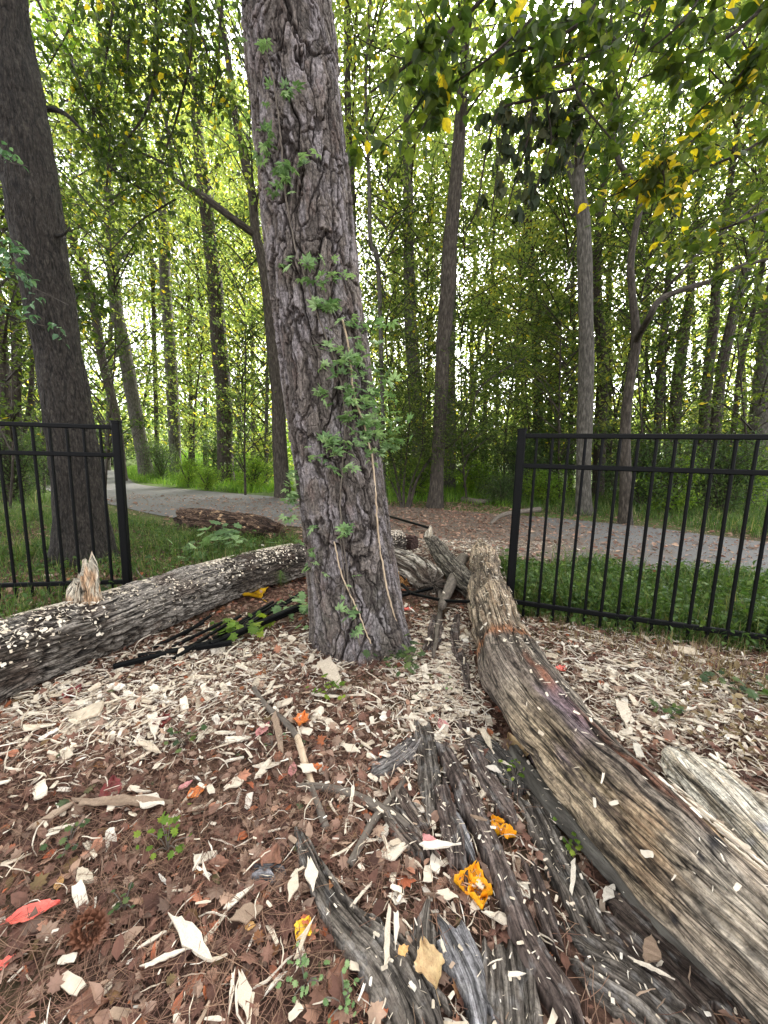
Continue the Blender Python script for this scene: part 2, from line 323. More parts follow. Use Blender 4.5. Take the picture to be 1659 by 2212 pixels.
nearE = [(2300, 1330), (1980, 1290), (1659, 1255), (1400, 1232), (1150, 1210), (900, 1178), (640, 1140), (385, 1120), (270, 1098), (195, 1082), (110, 1062), (40, 1046), (-40, 1040)]
farE = [(2300, 1230), (1980, 1200), (1659, 1172), (1400, 1140), (1150, 1118), (900, 1098), (640, 1078), (520, 1068), (400, 1057), (300, 1046), (268, 1030), (225, 1012), (120, 1003)]
N_ = 160
e1, _ = resample(np.array([G(*q) for q in nearE]), N_); e2, _ = resample(np.array([G(*q) for q in farE]), N_)
k = np.linspace(0, 1, 9)[None, :, None]; S_ = e1[:, None]*(1-k)+e2[:, None]*k
S_[..., 2] = gz(S_[..., 0], S_[..., 1])+.012
b = B(); L, T = gridfaces(N_, 9, False); b.add(S_, L, T); tag(b.build('path', MT['path'], smooth=True), kind='structure')
PATHPOLY = np.array([proj(q)[:2] for q in S_[:, 0]]+[proj(q)[:2] for q in S_[::-1, -1]])
def inpoly(px, py, poly):
    px = np.asarray(px); py = np.asarray(py); r = np.zeros(px.shape, bool); n = len(poly); j = n-1
    for i in range(n):
        xi, yi = poly[i]; xj, yj = poly[j]
        c = ((yi > py) != (yj > py)) & (px < (xj-xi)*(py-yi)/(yj-yi+1e-12)+xi); r ^= c; j = i
    return r

# ================================================================== the big pine
def pine_h(TH, S, R):
    n = 18; u = TH/(2*np.pi)*n; cx, cy = np.cos(TH)*.22, np.sin(TH)*.22
    wu = (fbm(cx*6, cy*6, S*3.2, 4, 3)-.5)*2.6; wv = (fbm(cx*10, cy*10, S*5, 4, 8)-.5)*1.5
    ru = (fbm(cx*70, cy*70, S*40, 2, 12)-.5)*.28
    f1, f2, i1 = worley(u+wu+ru, S/.29+wv+ru, 1, n); e = sst(.0, .13, f2-f1)
    g1, g2, i2 = worley(u*2.1+wu*2.2+ru*1.5, S/.1+wv*2.4+ru, 7, None); e2 = sst(.0, .16, g2-g1)
    k1, k2, i4 = worley(u*4.3+wu*4+ru*2, S/.035+wv*4, 27, None); e4 = sst(.0, .2, k2-k1)
    n3 = 9; h1, h2, i3 = worley(TH/(2*np.pi)*n3+wu*.7+ru*.5, S/.6+wv*.7, 17, n3); e3 = sst(0.0, .07, h2-h1)
    fi = fbm(cx*130, cy*130, S*28, 3, 41)-.5
    h = -.011*(1-e)-.014*(1-e3)+(i1-.5)*.012*e+(-.0035*(1-e2)+(i2-.5)*.008)*e+(-.0015*(1-e4)+(i4-.5)*.0035)*e+fi*.005
    return h, e*e3, i1, i2, i4, e2
def pine_disp(TH, S, R): return pine_h(TH, S, R)[0]
def pine_col(TH, S, D, V):
    h, e, i1, i2, i4, e2 = pine_h(TH, S, None); cx, cy = np.cos(TH)*.22, np.sin(TH)*.22
    plate = np.array([.142, .123, .108])[None, None]*(.55+.45*i1+.45*i2+.3*(i4-.5))[..., None]
    k = sst(.48, .68, fbm(cx*22, cy*22, S*9, 4, 55)+(i2-.5)*.25); c = lerp(plate, np.array([.27, .25, .258]), k*.7)
    r = sst(.6, .72, fbm(cx*16, cy*16, S*7, 3, 66)+(i4-.5)*.2); c = lerp(c, (.14, .095, .08), r*.4)
    m = sst(.6, .75, fbm(cx*8, cy*8, S*3, 3, 67))*sst(-1.2, .2, -S); c = lerp(c, (.12, .125, .1), m*.5)
    return lerp((.042, .034, .031), c, e*(.45+.55*e2))
ppx = [(784, 1440), (781, 1400), (757, 1200), (731, 1000), (692, 700), (662, 432), (640, 210), (618, 0)]
pw = [.29, .263, .237, .232, .226, .218, .211, .206]
pp = [at(*q, 2.06) for q in ppx]; pp[0][2] = -.12
top = pp[-1]; dr = (pp[-1]-pp[-3]); dr /= np.linalg.norm(dr)
rows = [np.r_[q, r] for q, r in zip(pp, pw)]
PR, ss = resample(np.array(rows), 1050)
ext = np.array([np.r_[top+dr*z, .206-z*.008] for z in np.linspace(.05, 13, 60)]); PR = np.vstack([PR, ext])
pine = empty('pine_tree', (PINE[0], PINE[1], 0), 'big leaning pine with scaly plated bark and a creeper, in the middle of the photo', 'tree')
b = B(); flare = lambda TH, S: 1+.22*np.exp(-S/.17)*(1+.55*np.cos(5*TH+.7))
addtube(b, PR[:, :3], PR[:, 3], 560, disp=pine_disp, col=pine_col, ecc=flare); b.build('trunk', MT['pine'], pine, smooth=False)
def on_trunk(px, py, off=.0):
    d = ray(px, py); best = None
    A = PR[:, :3]; t = 1.4
    for t in np.linspace(1.3, 2.5, 400):
        q = EYE+d*t; i = np.argmin(np.abs(A[:, 2]-q[2])); r = math.hypot(q[0]-A[i, 0], q[1]-A[i, 1])
        if r < PR[i, 3]+off: return q
        if best is None or r < best[0]: best = (r, q)
    return best[1]

# ================================================================== logs
def ridges(u, v, fu, fv, seed, warp=.3):
    wv = (vn3(u*fu*.3, v*fv, 0, seed)-.5)*warp*2; n = vn3(u*fu+wv*1.5, v*fv, 3.3, seed+1)*.65+vn3(u*fu*2.3+wv*3, v*fv*2.2, 1.3, seed+2)*.35
    return 1-np.abs(2*n-1)
def log_furrow(seed, amp, fu=34., fv=7.):
    def f(TH, S, R):
        r0 = float(np.mean(R)); cx, cy = np.cos(TH)*r0, np.sin(TH)*r0
        w1 = (vn3(cx*9, cy*9, S*5, seed)-.5)*.10
        n = vn3((cx+w1)*fu*1.5, (cy+w1)*fu*1.5, S*fv, seed+1); n2 = vn3((cx+w1)*fu*3, (cy+w1)*fu*3, S*fv*2.2, seed+2)
        rr = 1-np.abs(2*n-1); r2 = 1-np.abs(2*n2-1)
        return amp*(-(rr**4)*1.3-(r2**4)*.5+.4)+(fbm(cx*5, cy*5, S*3, 2, seed+7)-.5)*.04*r0/.15
    return f
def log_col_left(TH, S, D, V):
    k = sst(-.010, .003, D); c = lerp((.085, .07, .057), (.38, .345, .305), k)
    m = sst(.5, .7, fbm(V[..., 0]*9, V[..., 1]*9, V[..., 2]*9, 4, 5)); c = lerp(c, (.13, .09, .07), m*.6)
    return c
def ragged(length, a0, a1, seed, fr=9.):
    def f(TH, S):
        L_ = S.max(); n = fbm(np.cos(TH)*fr*.3, np.sin(TH)*fr*.3, 1.7, 4, seed)-.5
        return n*a1*sst(L_-length, L_, S)-n*a0*(1-sst(0, length, S))
    return f
def glog(pts, step=.006):
    """pts: (px, py, radius, height of centre) -> rows x y z r on the ground"""
    r = []
    for px, py, rad, h in pts: q = G(px, py, h); r.append([*q, rad])
    return resample(np.array(r), step=step)[0]
# long speckled log
R1 = glog([(-330, 1560, .165, .15), (0, 1424, .162, .15), (240, 1342, .158, .15), (450, 1264, .152, .15), (620, 1215, .146, .15), (760, 1190, .14, .14), (860, 1172, .135, .13)], .007)
llog = empty('fallen_log', R1[0, :3]*0+np.array([R1[60, 0], R1[60, 1], 0]), 'long bark-covered log sprinkled with pale chips, lying behind the pine from the left edge', 'log')
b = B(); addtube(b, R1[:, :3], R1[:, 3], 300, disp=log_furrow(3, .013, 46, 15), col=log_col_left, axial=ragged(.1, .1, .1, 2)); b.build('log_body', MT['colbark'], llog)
def shard(b, base, h, wd, th, yaw, seed, lean=(0, 0), col=None, n=26, m=22, tip=.25):
    """upright splintered wood: tapering ragged slab"""
    rs = np.random.default_rng(seed); u = np.linspace(0, 1, n); th_ = np.linspace(0, 2*np.pi, m, endpoint=False); U, TT = np.meshgrid(u, th_, indexing='ij')
    prof = 1-tip*U-.25*sst(.8, 1, U); hh = h*U*(.7+.3*np.cos(TT-.3)*np.abs(np.cos(TT-.3))**.3)
    jag = (fbm(np.cos(TT)*3, np.sin(TT)*3, 2., 3, seed)-.5)*h*.9*U**2
    rx = wd/2*prof*(1+(fbm(np.cos(TT)*4, np.sin(TT)*4, U*3, 3, seed+2)-.5)*.6); ry = th/2*prof*(1+(fbm(np.cos(TT)*5, np.sin(TT)*5, U*3, 3, seed+3)-.5)*.8)
    x = rx*np.cos(TT)+lean[0]*U*U*h; y = ry*np.sin(TT)+lean[1]*U*U*h; c, s = math.cos(yaw), math.sin(yaw)
    V = np.stack([base[0]+x*c-y*s, base[1]+x*s+y*c, base[2]+hh+jag], -1); L, F = gridfaces(n, m, True)
    tc = np.stack([np.cos(TT)*wd/2, np.sin(TT)*wd/2, U*h], -1).reshape(-1, 3)
    k = fbm(V[..., 0]*60, V[..., 1]*60, V[..., 2]*14, 4, seed+4); C = lerp(col[0], col[1], sst(.35, .65, k)).reshape(-1, 3)
    V = V.reshape(-1, 3); nV = len(V); V = np.vstack([V, V[-m:].mean(0)-[0, 0, h*.05]]); C = np.vstack([C, C[-1]]); tc = np.vstack([tc, [0, 0, h]])
    i = np.arange(m); b0 = (n-1)*m; L = np.r_[L, np.stack([b0+i, b0+(i+1) % m, np.full(m, nV)], 1).ravel()]; F = np.r_[F, np.full(m, 3)]
    b.add(V, L, F, 0, 0, C, tc)
_i = int(np.argmin(np.abs(np.array([proj(q)[0] for q in R1[:, :3]])-180))); sb = R1[_i, :3]+np.array([0, .02, .06])
b = B(); shard(b, sb, .28, .16, .1, .15, 4, (.02, 0), ((.62, .4, .24), (.74, .68, .55)), n=60, m=80, tip=.12); st_ = b.build('broken_stub', MT['colbark'], llog)
# debarked log running to the lower right
R2 = glog([(1038, 1180, .085, .15), (1047, 1215, .125, .15), (1052, 1265, .140, .145), (1068, 1330, .142, .14), (1090, 1400, .138, .135), (1114, 1462, .144, .135), (1168, 1545, .140, .13), (1272, 1658, .132, .125), (1414, 1800, .123, .118), (1555, 1932, .113, .11), (1725, 2085, .107, .105), (1920, 2262, .104, .1)], .005)
print('rlog len', np.linalg.norm(np.diff(R2[:, :3], axis=0), axis=1).sum())
_pp = [proj(q) for q in R2[:, :3]]; SPY = np.array([q[1] for q in _pp])
def rlog_disp(TH, S, R):
    r0 = .14; cx, cy = np.cos(TH)*r0, np.sin(TH)*r0; w1 = (vn3(cx*8, cy*8, S*3, 71)-.5)*.06
    g = fbm((cx+w1)*110, (cy+w1)*110, S*9, 3, 72); n = vn3((cx+w1)*24, (cy+w1)*24, S*1.6, 73); n2 = vn3((cx+w1)*60, (cy+w1)*60, S*3, 78); crack = (1-np.abs(2*n-1))**7*1.2+.5*(1-np.abs(2*n2-1))**7
    lump = fbm(cx*9, cy*9, S*3.5, 3, 74)-.5; py = np.interp(S, np.linspace(0, S.max(), len(SPY)), SPY)
    step = sst(1405, 1425, py+8*np.sin(TH*3)+24*(vn3(cx*30, cy*30, 0, 75)-.5)); swell = .012*np.exp(-((py-1470)/28)**2)*sst(.2, 1, np.cos(TH-1.0))
    return (g-.5)*.006-crack*.013*sst(.3, .6, fbm(cx*12, cy*12, S*2, 2, 79))*1.3+lump*.075-sst(.56, .7, fbm(cx*14, cy*14, S*2.4, 3, 77))*.02*sst(1420, 1480, py)-.006*(1-step)+swell
def rlog_col(TH, S, D, V):
    px, py, _ = proj(V.reshape(-1, 3)); py = np.interp(S, np.linspace(0, S.max(), len(SPY)), SPY)
    r0 = .14; cx, cy = np.cos(TH)*r0, np.sin(TH)*r0; g = fbm(cx*70, cy*70, S*4, 4, 81)*.6+fbm(cx*150, cy*150, S*60, 3, 88)*.4; big = fbm(cx*10, cy*10, S*3, 4, 82); q = fbm(cx*24, cy*24, S*8, 4, 83)
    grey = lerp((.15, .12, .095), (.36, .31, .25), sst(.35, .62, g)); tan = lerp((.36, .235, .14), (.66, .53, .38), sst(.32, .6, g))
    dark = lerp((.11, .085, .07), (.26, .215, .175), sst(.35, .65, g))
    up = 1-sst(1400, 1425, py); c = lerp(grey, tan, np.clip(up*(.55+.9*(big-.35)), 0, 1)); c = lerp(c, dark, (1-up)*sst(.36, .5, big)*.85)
    c = lerp(c, (.04, .03, .025), sst(.006, .013, -D)*.6)
    # side angle: a = cos around the top; the far side (theta+) shows the orange band
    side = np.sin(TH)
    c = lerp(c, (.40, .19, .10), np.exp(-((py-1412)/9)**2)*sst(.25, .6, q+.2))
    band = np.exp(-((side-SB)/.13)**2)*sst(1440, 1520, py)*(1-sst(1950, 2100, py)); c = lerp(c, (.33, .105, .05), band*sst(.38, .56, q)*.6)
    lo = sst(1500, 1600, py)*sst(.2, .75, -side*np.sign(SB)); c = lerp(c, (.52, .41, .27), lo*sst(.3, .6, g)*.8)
    c = lerp(c, (.34, .26, .29), sst(1540, 1580, py)*(1-sst(1640, 1690, py))*sst(.5, .62, big)*.8)
    end = sst(1740, 1850, py)*(.35+.65*sst(.0, -.3, side)); c = lerp(c, (.66, .42, .22), end*sst(.44, .52, big)*.9); c = lerp(c, (.58, .52, .43), sst(1830, 1960, py)*.6)
    c = lerp(c, (.05, .045, .045), np.exp(-((py-1905)/16)**2)*sst(.5, .56, fbm(cx*22, cy*22, S*12, 3, 90)))
    return c
SB = -.12
TORN = (.62, .43, .24)
rlog = empty('debarked_log', (R2[150, 0], R2[150, 1], 0), 'long weathered log without bark, running from mid picture to the lower right corner', 'log')
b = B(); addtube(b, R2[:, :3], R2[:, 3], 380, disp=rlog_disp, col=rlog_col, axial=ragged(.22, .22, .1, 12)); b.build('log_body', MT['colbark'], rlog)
# pale rotten slab beside it
b = B()
def logpiece(name, label, pts, disp, col, axial=None, nu=110, step=.007, mat='colbark', cat='log', ecc=None, group=None):
    R = glog(pts, step); b = B(); addtube(b, R[:, :3], R[:, 3], nu, disp=disp, col=col, axial=axial, ecc=ecc)
    o = b.build(name, MT[mat], origin=(R[len(R)//2, 0], R[len(R)//2, 1], 0)); tag(o, label, cat, group); return o
def colfn(a, b_, seed, dark=None, fz=6., patch=None):
    def f(TH, S, D, V):
        r0 = .12; cx, cy = np.cos(TH)*r0, np.sin(TH)*r0; g = fbm(cx*50, cy*50, S*fz, 4, seed); c = lerp(a, b_, sst(.35, .64, g))
        if dark is not None: c = lerp(dark, c, sst(-.012, .002, D))
        if True: c = lerp(c, np.array(a)*.35, sst(.62, .7, fbm(cx*140, cy*140, S*9, 3, seed+8)))
        if patch is not None:
            k = sst(patch[1], patch[1]+.1, fbm(V[..., 0]*12, V[..., 1]*12, V[..., 2]*12, 3, seed+3)); c = lerp(c, patch[0], k)
        return c
    return f
def woodd(seed, amp=.01):
    def f(TH, S, R):
        r0 = float(np.mean(R)); cx, cy = np.cos(TH)*r0, np.sin(TH)*r0; n = vn3(cx*34, cy*34, S*3, seed)
        return (fbm(cx*70, cy*70, S*6, 3, seed+1)-.5)*amp-(1-np.abs(2*n-1))**5*amp*1.4+(fbm(cx*9, cy*9, S*5, 3, seed+2)-.5)*.35*r0
    return f
flat = lambda TH, S: 1-.35*np.abs(np.cos(TH))
logpiece('wood_slab', 'pale cream rotten slab of split trunk lying against the right side of the debarked log',
         [(1470, 1640, .05, .05), (1500, 1672, .10, .06), (1580, 1755, .115, .06), (1680, 1860, .12, .06), (1850, 2040, .12, .06)], woodd(31, .012), colfn((.62, .53, .4), (.85, .8, .68), 33, patch=((.46, .46, .48), .63)), ragged(.12, .16, .05, 5), ecc=flat)
logpiece('log_segment', 'short barky log segment with splintered orange ends lying across the path edge',
         [(392, 1118, .115, .11), (430, 1123, .15, .125), (500, 1132, .155, .13), (560, 1140, .15, .125), (600, 1152, .115, .10)], log_furrow(13, .016, 26, 6), colfn((.1, .06, .04), (.2, .13, .09), 43, (.045, .028, .02), patch=((.62, .42, .25), .64)), ragged(.12, .25, .3, 6), nu=150)
logpiece('log_stump', 'stubby dark reddish log end just behind the right side of the pine',
         [(800, 1162, .075, .075), (845, 1166, .085, .08), (880, 1172, .085, .08), (896, 1175, .08, .08)], log_furrow(14, .014, 26, 5), colfn((.07, .04, .035), (.14, .085, .07), 44, (.03, .018, .015)), ragged(.03, .03, .03, 6), nu=100)
logpiece('branch_log', 'grey barky limb with a white splintered tip leaning toward the pale log top',
         [(925, 1158, .055, .22), (942, 1180, .075, .20), (965, 1215, .085, .15), (1010, 1262, .085, .11), (1060, 1300, .07, .09)], log_furrow(15, .012, 30, 6), colfn((.14, .12, .095), (.3, .27, .22), 45, (.05, .04, .033)), ragged(.05, .08, .03, 8), nu=120)
rot = logpiece('rotten_log', 'rotten log end with a crumbling orange core, between the pine and the debarked log',
         [(815, 1200, .10, .10), (860, 1215, .12, .11), (905, 1235, .125, .11), (935, 1262, .115, .10)], woodd(35, .022), colfn((.3, .26, .21), (.6, .55, .47), 36, (.12, .09, .07)), ragged(.08, .14, .14, 9), nu=120)
b = B(); shard(b, G(926, 1160, .26), .13, .09, .07, 0, 9, (-.03, 0), ((.62, .52, .38), (.82, .76, .64))); tag(b.build('wood_shard', MT['colbark']), 'white splintered wood tip standing on the grey barky limb', 'wood')
b = B()
for i in range(9):
    q = onG(862+i*9+random.uniform(-4, 4), 1268+random.uniform(-12, 6)); q[2] = .0+random.uniform(0, .05); shard(b, q, random.uniform(.06, .12), .06, .05, random.uniform(0, 3), 60+i, (random.uniform(-.2, .2), 0), ((.4, .17, .05), (.72, .42, .17)), n=12, m=14)
tag(b.build('rotten_core', MT['colbark'], rot, origin=None), None); rot.children[0].location = -rot.location
# flat bark slabs
def slab(name, label, pts, col, seed, thick=.022, arch=.13, rid=.009, fu=60., cat='bark', group='bark strips and slabs beside the debarked log', grain=4.5, lift=0.):
    rows = []
    for px, py, wpx in pts:
        q = onG(px, py, .01); z = proj(q)[2]; rows.append([q[0], q[1], q[2], wpx*z/F_])
    R, ss = resample(np.array(rows), step=.005); P = R[:, :3]; Wd = R[:, 3]; T = np.gradient(P[:, :2], axis=0); T /= np.linalg.norm(T, axis=1)[:, None]; N = np.stack([T[:, 1], -T[:, 0]], 1)
    nu = int(np.clip(Wd.max()/.0028, 18, 90)); u = np.linspace(-1, 1, nu); U, S = np.meshgrid(u, ss); SL = ss[-1]
    endj = np.clip(np.minimum(S, SL-S)/.05, 0, 1); wj = 1+(fbm(U*0+np.sign(U)*9, S*30, 0, 4, seed)-.5)*.45; hw = Wd[:, None]/2*wj
    off = U*hw; ax = (fbm(off*40, 0*S, 0, 3, seed+1)-.5)*.12*(1-endj)*np.sign(S-SL/2)
    rg = ridges(off, S, fu, grain, seed+2); gnd = gz(P[:, None, 0]+N[:, None, 0]*off, P[:, None, 1]+N[:, None, 1]*off)
    edge = sst(0, .12, 1-np.abs(U))*sst(0, .02, np.minimum(S, SL-S))
    h = thick*(.45+.55*edge)+arch*Wd[:, None]*.5*(1-U**2)*.4-rid*1.15*rg**3+(fbm(off*20, S*7, 0, 3, seed+4)-.5)*.014+lift
    base = gz(P[:, 0], P[:, 1])[:, None]; zt = np.maximum(base, gnd)+h+.004
    x = P[:, None, 0]+N[:, None, 0]*off+T[:, None, 0]*ax; y = P[:, None, 1]+N[:, None, 1]*off+T[:, None, 1]*ax
    top = np.stack([x, y, zt], -1); bot = np.stack([x, y, np.minimum(zt-.006, zt*.2+gnd*.8-.01)], -1); nr = len(ss); L, F = gridfaces(nr, nu, False); n0 = nr*nu
    g = fbm(off*110, S*14, 0, 4, seed+5); c0 = lerp(col[0], col[1], sst(.35, .65, g)); C = lerp(c0, np.array(col[0])*.45, sst(.72, .92, rg)*.75); C = lerp(C, (.3, .29, .28), sst(.6, .72, fbm(off*60, S*40, 2, 4, seed+6))*.5)
    tc = np.stack([off, off*0, S], -1); ring = np.r_[np.arange(nu), np.arange(1, nr)*nu+nu-1, (nr-1)*nu+np.arange(nu-2, -1, -1), np.arange(nr-2, 0, -1)*nu]; j = np.roll(ring, -1)
    b = B(); side = np.stack([ring, ring+n0, j+n0, j], 1)
    b.add(np.vstack([top.reshape(-1, 3), bot.reshape(-1, 3)]), np.r_[L[::1], (L.reshape(-1, 4)[:, ::-1]+n0).ravel(), side.ravel()], np.r_[F, F, np.full(len(side), 4)], 0, 0, np.vstack([C.reshape(-1, 3)]*2), np.vstack([tc.reshape(-1, 3)]*2))
    o = b.build(name, MT['slab'], origin=(P[nr//2, 0], P[nr//2, 1], 0)); tag(o, label, cat, group); return o
DG = ((.15, .128, .108), (.29, .26, .225)); DB = ((.12, .09, .078), (.22, .175, .155)); LG = ((.25, .245, .25), (.48, .47, .49)); MB = ((.12, .09, .075), (.27, .22, .18))
slab('bark_strip', 'ridged dark grey bark strip starting below the pine, near end pointing at the yellow leaf', [(912, 1565, 38), (920, 1610, 46), (928, 1680, 50), (936, 1765, 42)], DG, 101, arch=.3)
slab('bark_strip', 'longest smooth brown bark strip running down the middle to the bottom edge', [(952, 1610, 26), (985, 1680, 42), (1022, 1760, 48), (1062, 1850, 50), (1105, 1960, 52), (1150, 2060, 58), (1205, 2150, 62), (1260, 2260, 60)], DB, 102, rid=.003, arch=.35, lift=.012)
slab('bark_strip', 'reddish brown bark strip passing left of the long one, under the big yellow leaf', [(948, 1690, 34), (965, 1760, 40), (985, 1840, 42), (992, 1905, 36)], DB, 103, rid=.003, arch=.3, lift=.004)
slab('bark_slab', 'large furrowed charcoal bark slab widening from a thin tip to the bottom edge', [(632, 1775, 16), (662, 1840, 34), (700, 1920, 56), (752, 1990, 78), (815, 2060, 112), (870, 2140, 132), (930, 2260, 150)], DG, 104, rid=.014, fu=42, arch=.22)
slab('bark_slab', 'short square ended charcoal bark slab above the tan lobed leaf', [(924, 1962, 56), (918, 2010, 60), (915, 2075, 56), (912, 2120, 48)], DG, 105, rid=.012, fu=42)
slab('bark_slab', 'pale lilac grey wedge of lichen covered bark at the bottom edge', [(952, 1985, 20), (968, 2015, 80), (990, 2060, 92), (1015, 2120, 74), (1030, 2170, 52), (1050, 2260, 56)], LG, 106, rid=.002, arch=.12)
slab('bark_slab', 'small pale lichen grey bark sliver between two brown strips', [(978, 1755, 16), (994, 1790, 26), (1010, 1830, 22), (1020, 1850, 10)], LG, 107, rid=.002, arch=.1)
slab('bark_slab', 'broad ribbed grey brown bark slab at the bottom edge right of the pale wedge', [(1095, 2030, 80), (1100, 2080, 118), (1105, 2140, 120), (1112, 2260, 124)], DG, 108, rid=.012, fu=48, arch=.12)
slab('bark_slab', 'wide dark bark slab under the long branch, midway to the debarked log', [(1140, 1725, 50), (1178, 1800, 66), (1222, 1890, 84), (1262, 1965, 74), (1290, 2020, 46)], DG, 109, arch=.14)
slab('bark_slab', 'ribbed dark bark slab slanting off the bottom edge near the lower right', [(1225, 2030, 60), (1300, 2090, 128), (1390, 2150, 150), (1520, 2260, 160)], DG, 110, rid=.013, fu=46, arch=.13)
slab('bark_slab', 'flat brown slab strewn with tiny chips, closest to the lower end of the debarked log', [(1290, 1940, 90), (1380, 2030, 130), (1480, 2120, 140), (1600, 2240, 140)], ((.085, .062, .052), (.18, .145, .12)), 111, rid=.004, arch=.08)
slab('bark_strip', 'brown bark plate crossed by the grey stick', [(830, 1730, 36), (862, 1780, 50), (905, 1830, 54), (935, 1870, 40)], MB, 112, rid=.006, arch=.15)
slab('bark_strip', 'greyish brown bark flake right of the crossing stick', [(855, 1690, 20), (880, 1745, 34), (915, 1795, 34), (930, 1820, 20)], MB, 113, rid=.006, arch=.2)
slab('bark_strip', 'chip dusted grey bark piece left of the ridged strip top', [(905, 1590, 24), (868, 1630, 50), (825, 1660, 46), (790, 1680, 24)], ((.22, .2, .19), (.42, .39, .37)), 114, rid=.006, arch=.15)
slab('bark_strip', 'narrow dark strip along the shaded left foot of the debarked log', [(1000, 1560, 26), (1030, 1640, 40), (1080, 1730, 40), (1110, 1780, 24)], DB, 115, rid=.006, arch=.15)
slab('bark_strip', 'dark narrow bark length right of the big yellow leaf', [(1135, 1850, 26), (1165, 1930, 40), (1190, 2010, 44), (1215, 2060, 28)], DB, 116, rid=.006, arch=.2)
slab('bark_strip', 'small grey bark chunk lying alone left of the charcoal slab', [(528, 1887, 20), (560, 1884, 28), (595, 1886, 30), (614, 1892, 18)], ((.15, .15, .16), (.33, .33, .35)), 117, rid=.008, arch=.4)
slab('bark_strip', 'dark purple brown bark plate in the chip pile just right of the pine foot', [(945, 1330, 20), (938, 1375, 36), (925, 1410, 30)], DB, 118, rid=.003, arch=.1)
slab('bark_strip', 'thin brown bark sliver beside the upper debarked log', [(988, 1330, 12), (982, 1380, 22), (1000, 1440, 24), (1010, 1490, 14)], DB, 119, rid=.003, arch=.2)
slab('bark_slab', 'light grey bark slab lying right of the ridged strip top', [(1010, 1600, 40), (1060, 1625, 60), (1110, 1690, 60), (1120, 1720, 30)], ((.12, .11, .1), (.26, .24, .22)), 120, rid=.006, arch=.1)
# branches and sticks on the ground
def stick(label, pts, nm='stick', mat='stick', nu=14, amp=.15, group='sticks lying on the litter', cat='stick', h=None, seed=1):
    rows = []
    for px, py, wpx in pts:
        q = onG(px, py, 0.); z = proj(q)[2]; r = wpx*z/F_/2; q = onG(px, py, r*.9 if h is None else h); rows.append([*q, r])
    R = resample(np.array(rows), step=.012)[0]; b = B(); R[:, :3] += (np.stack([fbm(R[:, 0]*9, R[:, 1]*9, i*3., 2, seed) for i in range(3)], 1)-.5)*.012
    addtube(b, R[:, :3], R[:, 3], nu, disp=lambda TH, S, RR: RR*amp*2*(fbm(np.cos(TH)*2, np.sin(TH)*2, S*30, 3, seed+3)-.5))
    o = b.build(nm, MT[mat], origin=(R[len(R)//2, 0], R[len(R)//2, 1], 0), smooth=True); tag(o, label, cat, group); return o
stick('brown curved stick below the pine, its lower half stripped bare', [(548, 1488, 10), (580, 1530, 12), (618, 1562, 14), (640, 1590, 14)], seed=2)
stick('pale stripped stick continuing below the curved brown one', [(640, 1588, 14), (655, 1640, 15), (668, 1678, 14), (676, 1700, 10)], mat='barewood', seed=3)
stick('grey brown stick end lying under the dark crooked branch', [(672, 1698, 12), (690, 1740, 14), (704, 1790, 18)], seed=4)
stick('dark crooked branch reaching left from the bark plates', [(640, 1700, 14), (700, 1700, 16), (760, 1716, 18), (830, 1748, 22), (880, 1790, 20)], mat='stick', seed=5)
stick('straight grey stick slanting across the brown bark plates', [(758, 1868, 16), (800, 1790, 16), (840, 1730, 15), (880, 1672, 10)], seed=6)
stick('dark rounded branch lying in the shadow along the debarked log', [(1110, 1620, 26), (1180, 1720, 40), (1280, 1830, 48), (1400, 1960, 52), (1500, 2060, 50), (1640, 2200, 46)], nu=40, mat='bark_grey', amp=.3, nm='branch', cat='branch', group=None, seed=7)
stick('brown forked stick propped beside the chip pile right of the pine', [(948, 1260, 10), (952, 1310, 10), (945, 1360, 9), (936, 1420, 7)], h=.03, seed=8)
stick('dark limb leaning from the grey branch log down to the chips', [(1000, 1205, 20), (985, 1240, 22), (962, 1290, 18), (955, 1310, 14)], nm='branch', cat='branch', h=.10, group=None, seed=9)
stick('dry curved twig left of the pine foot', [(600, 1380, 3), (640, 1350, 4), (690, 1320, 4), (700, 1330, 3)], seed=10)
stick('bent dead branch on the grass beyond the path, left of the right fence', [(1060, 1130, 5), (1085, 1112, 8), (1120, 1106, 8), (1165, 1100, 10)], h=.12, seed=11)
stick('rotten little log lying in the green clearing', [(1000, 1078, 10), (1030, 1083, 10), (1060, 1082, 9)], h=.08, seed=12)
stick('short dark twig on the littered path beside the fence post', [(1010, 1140, 4), (1035, 1147, 5), (1062, 1152, 4)], seed=13)
stick('pair of dead twigs at the left fence foot', [(240, 1290, 4), (300, 1275, 6), (350, 1262, 5)], seed=14)
stick('thin dead twig leaning by the left fence post', [(290, 1225, 3), (320, 1262, 4), (350, 1280, 3)], seed=15, h=.04)
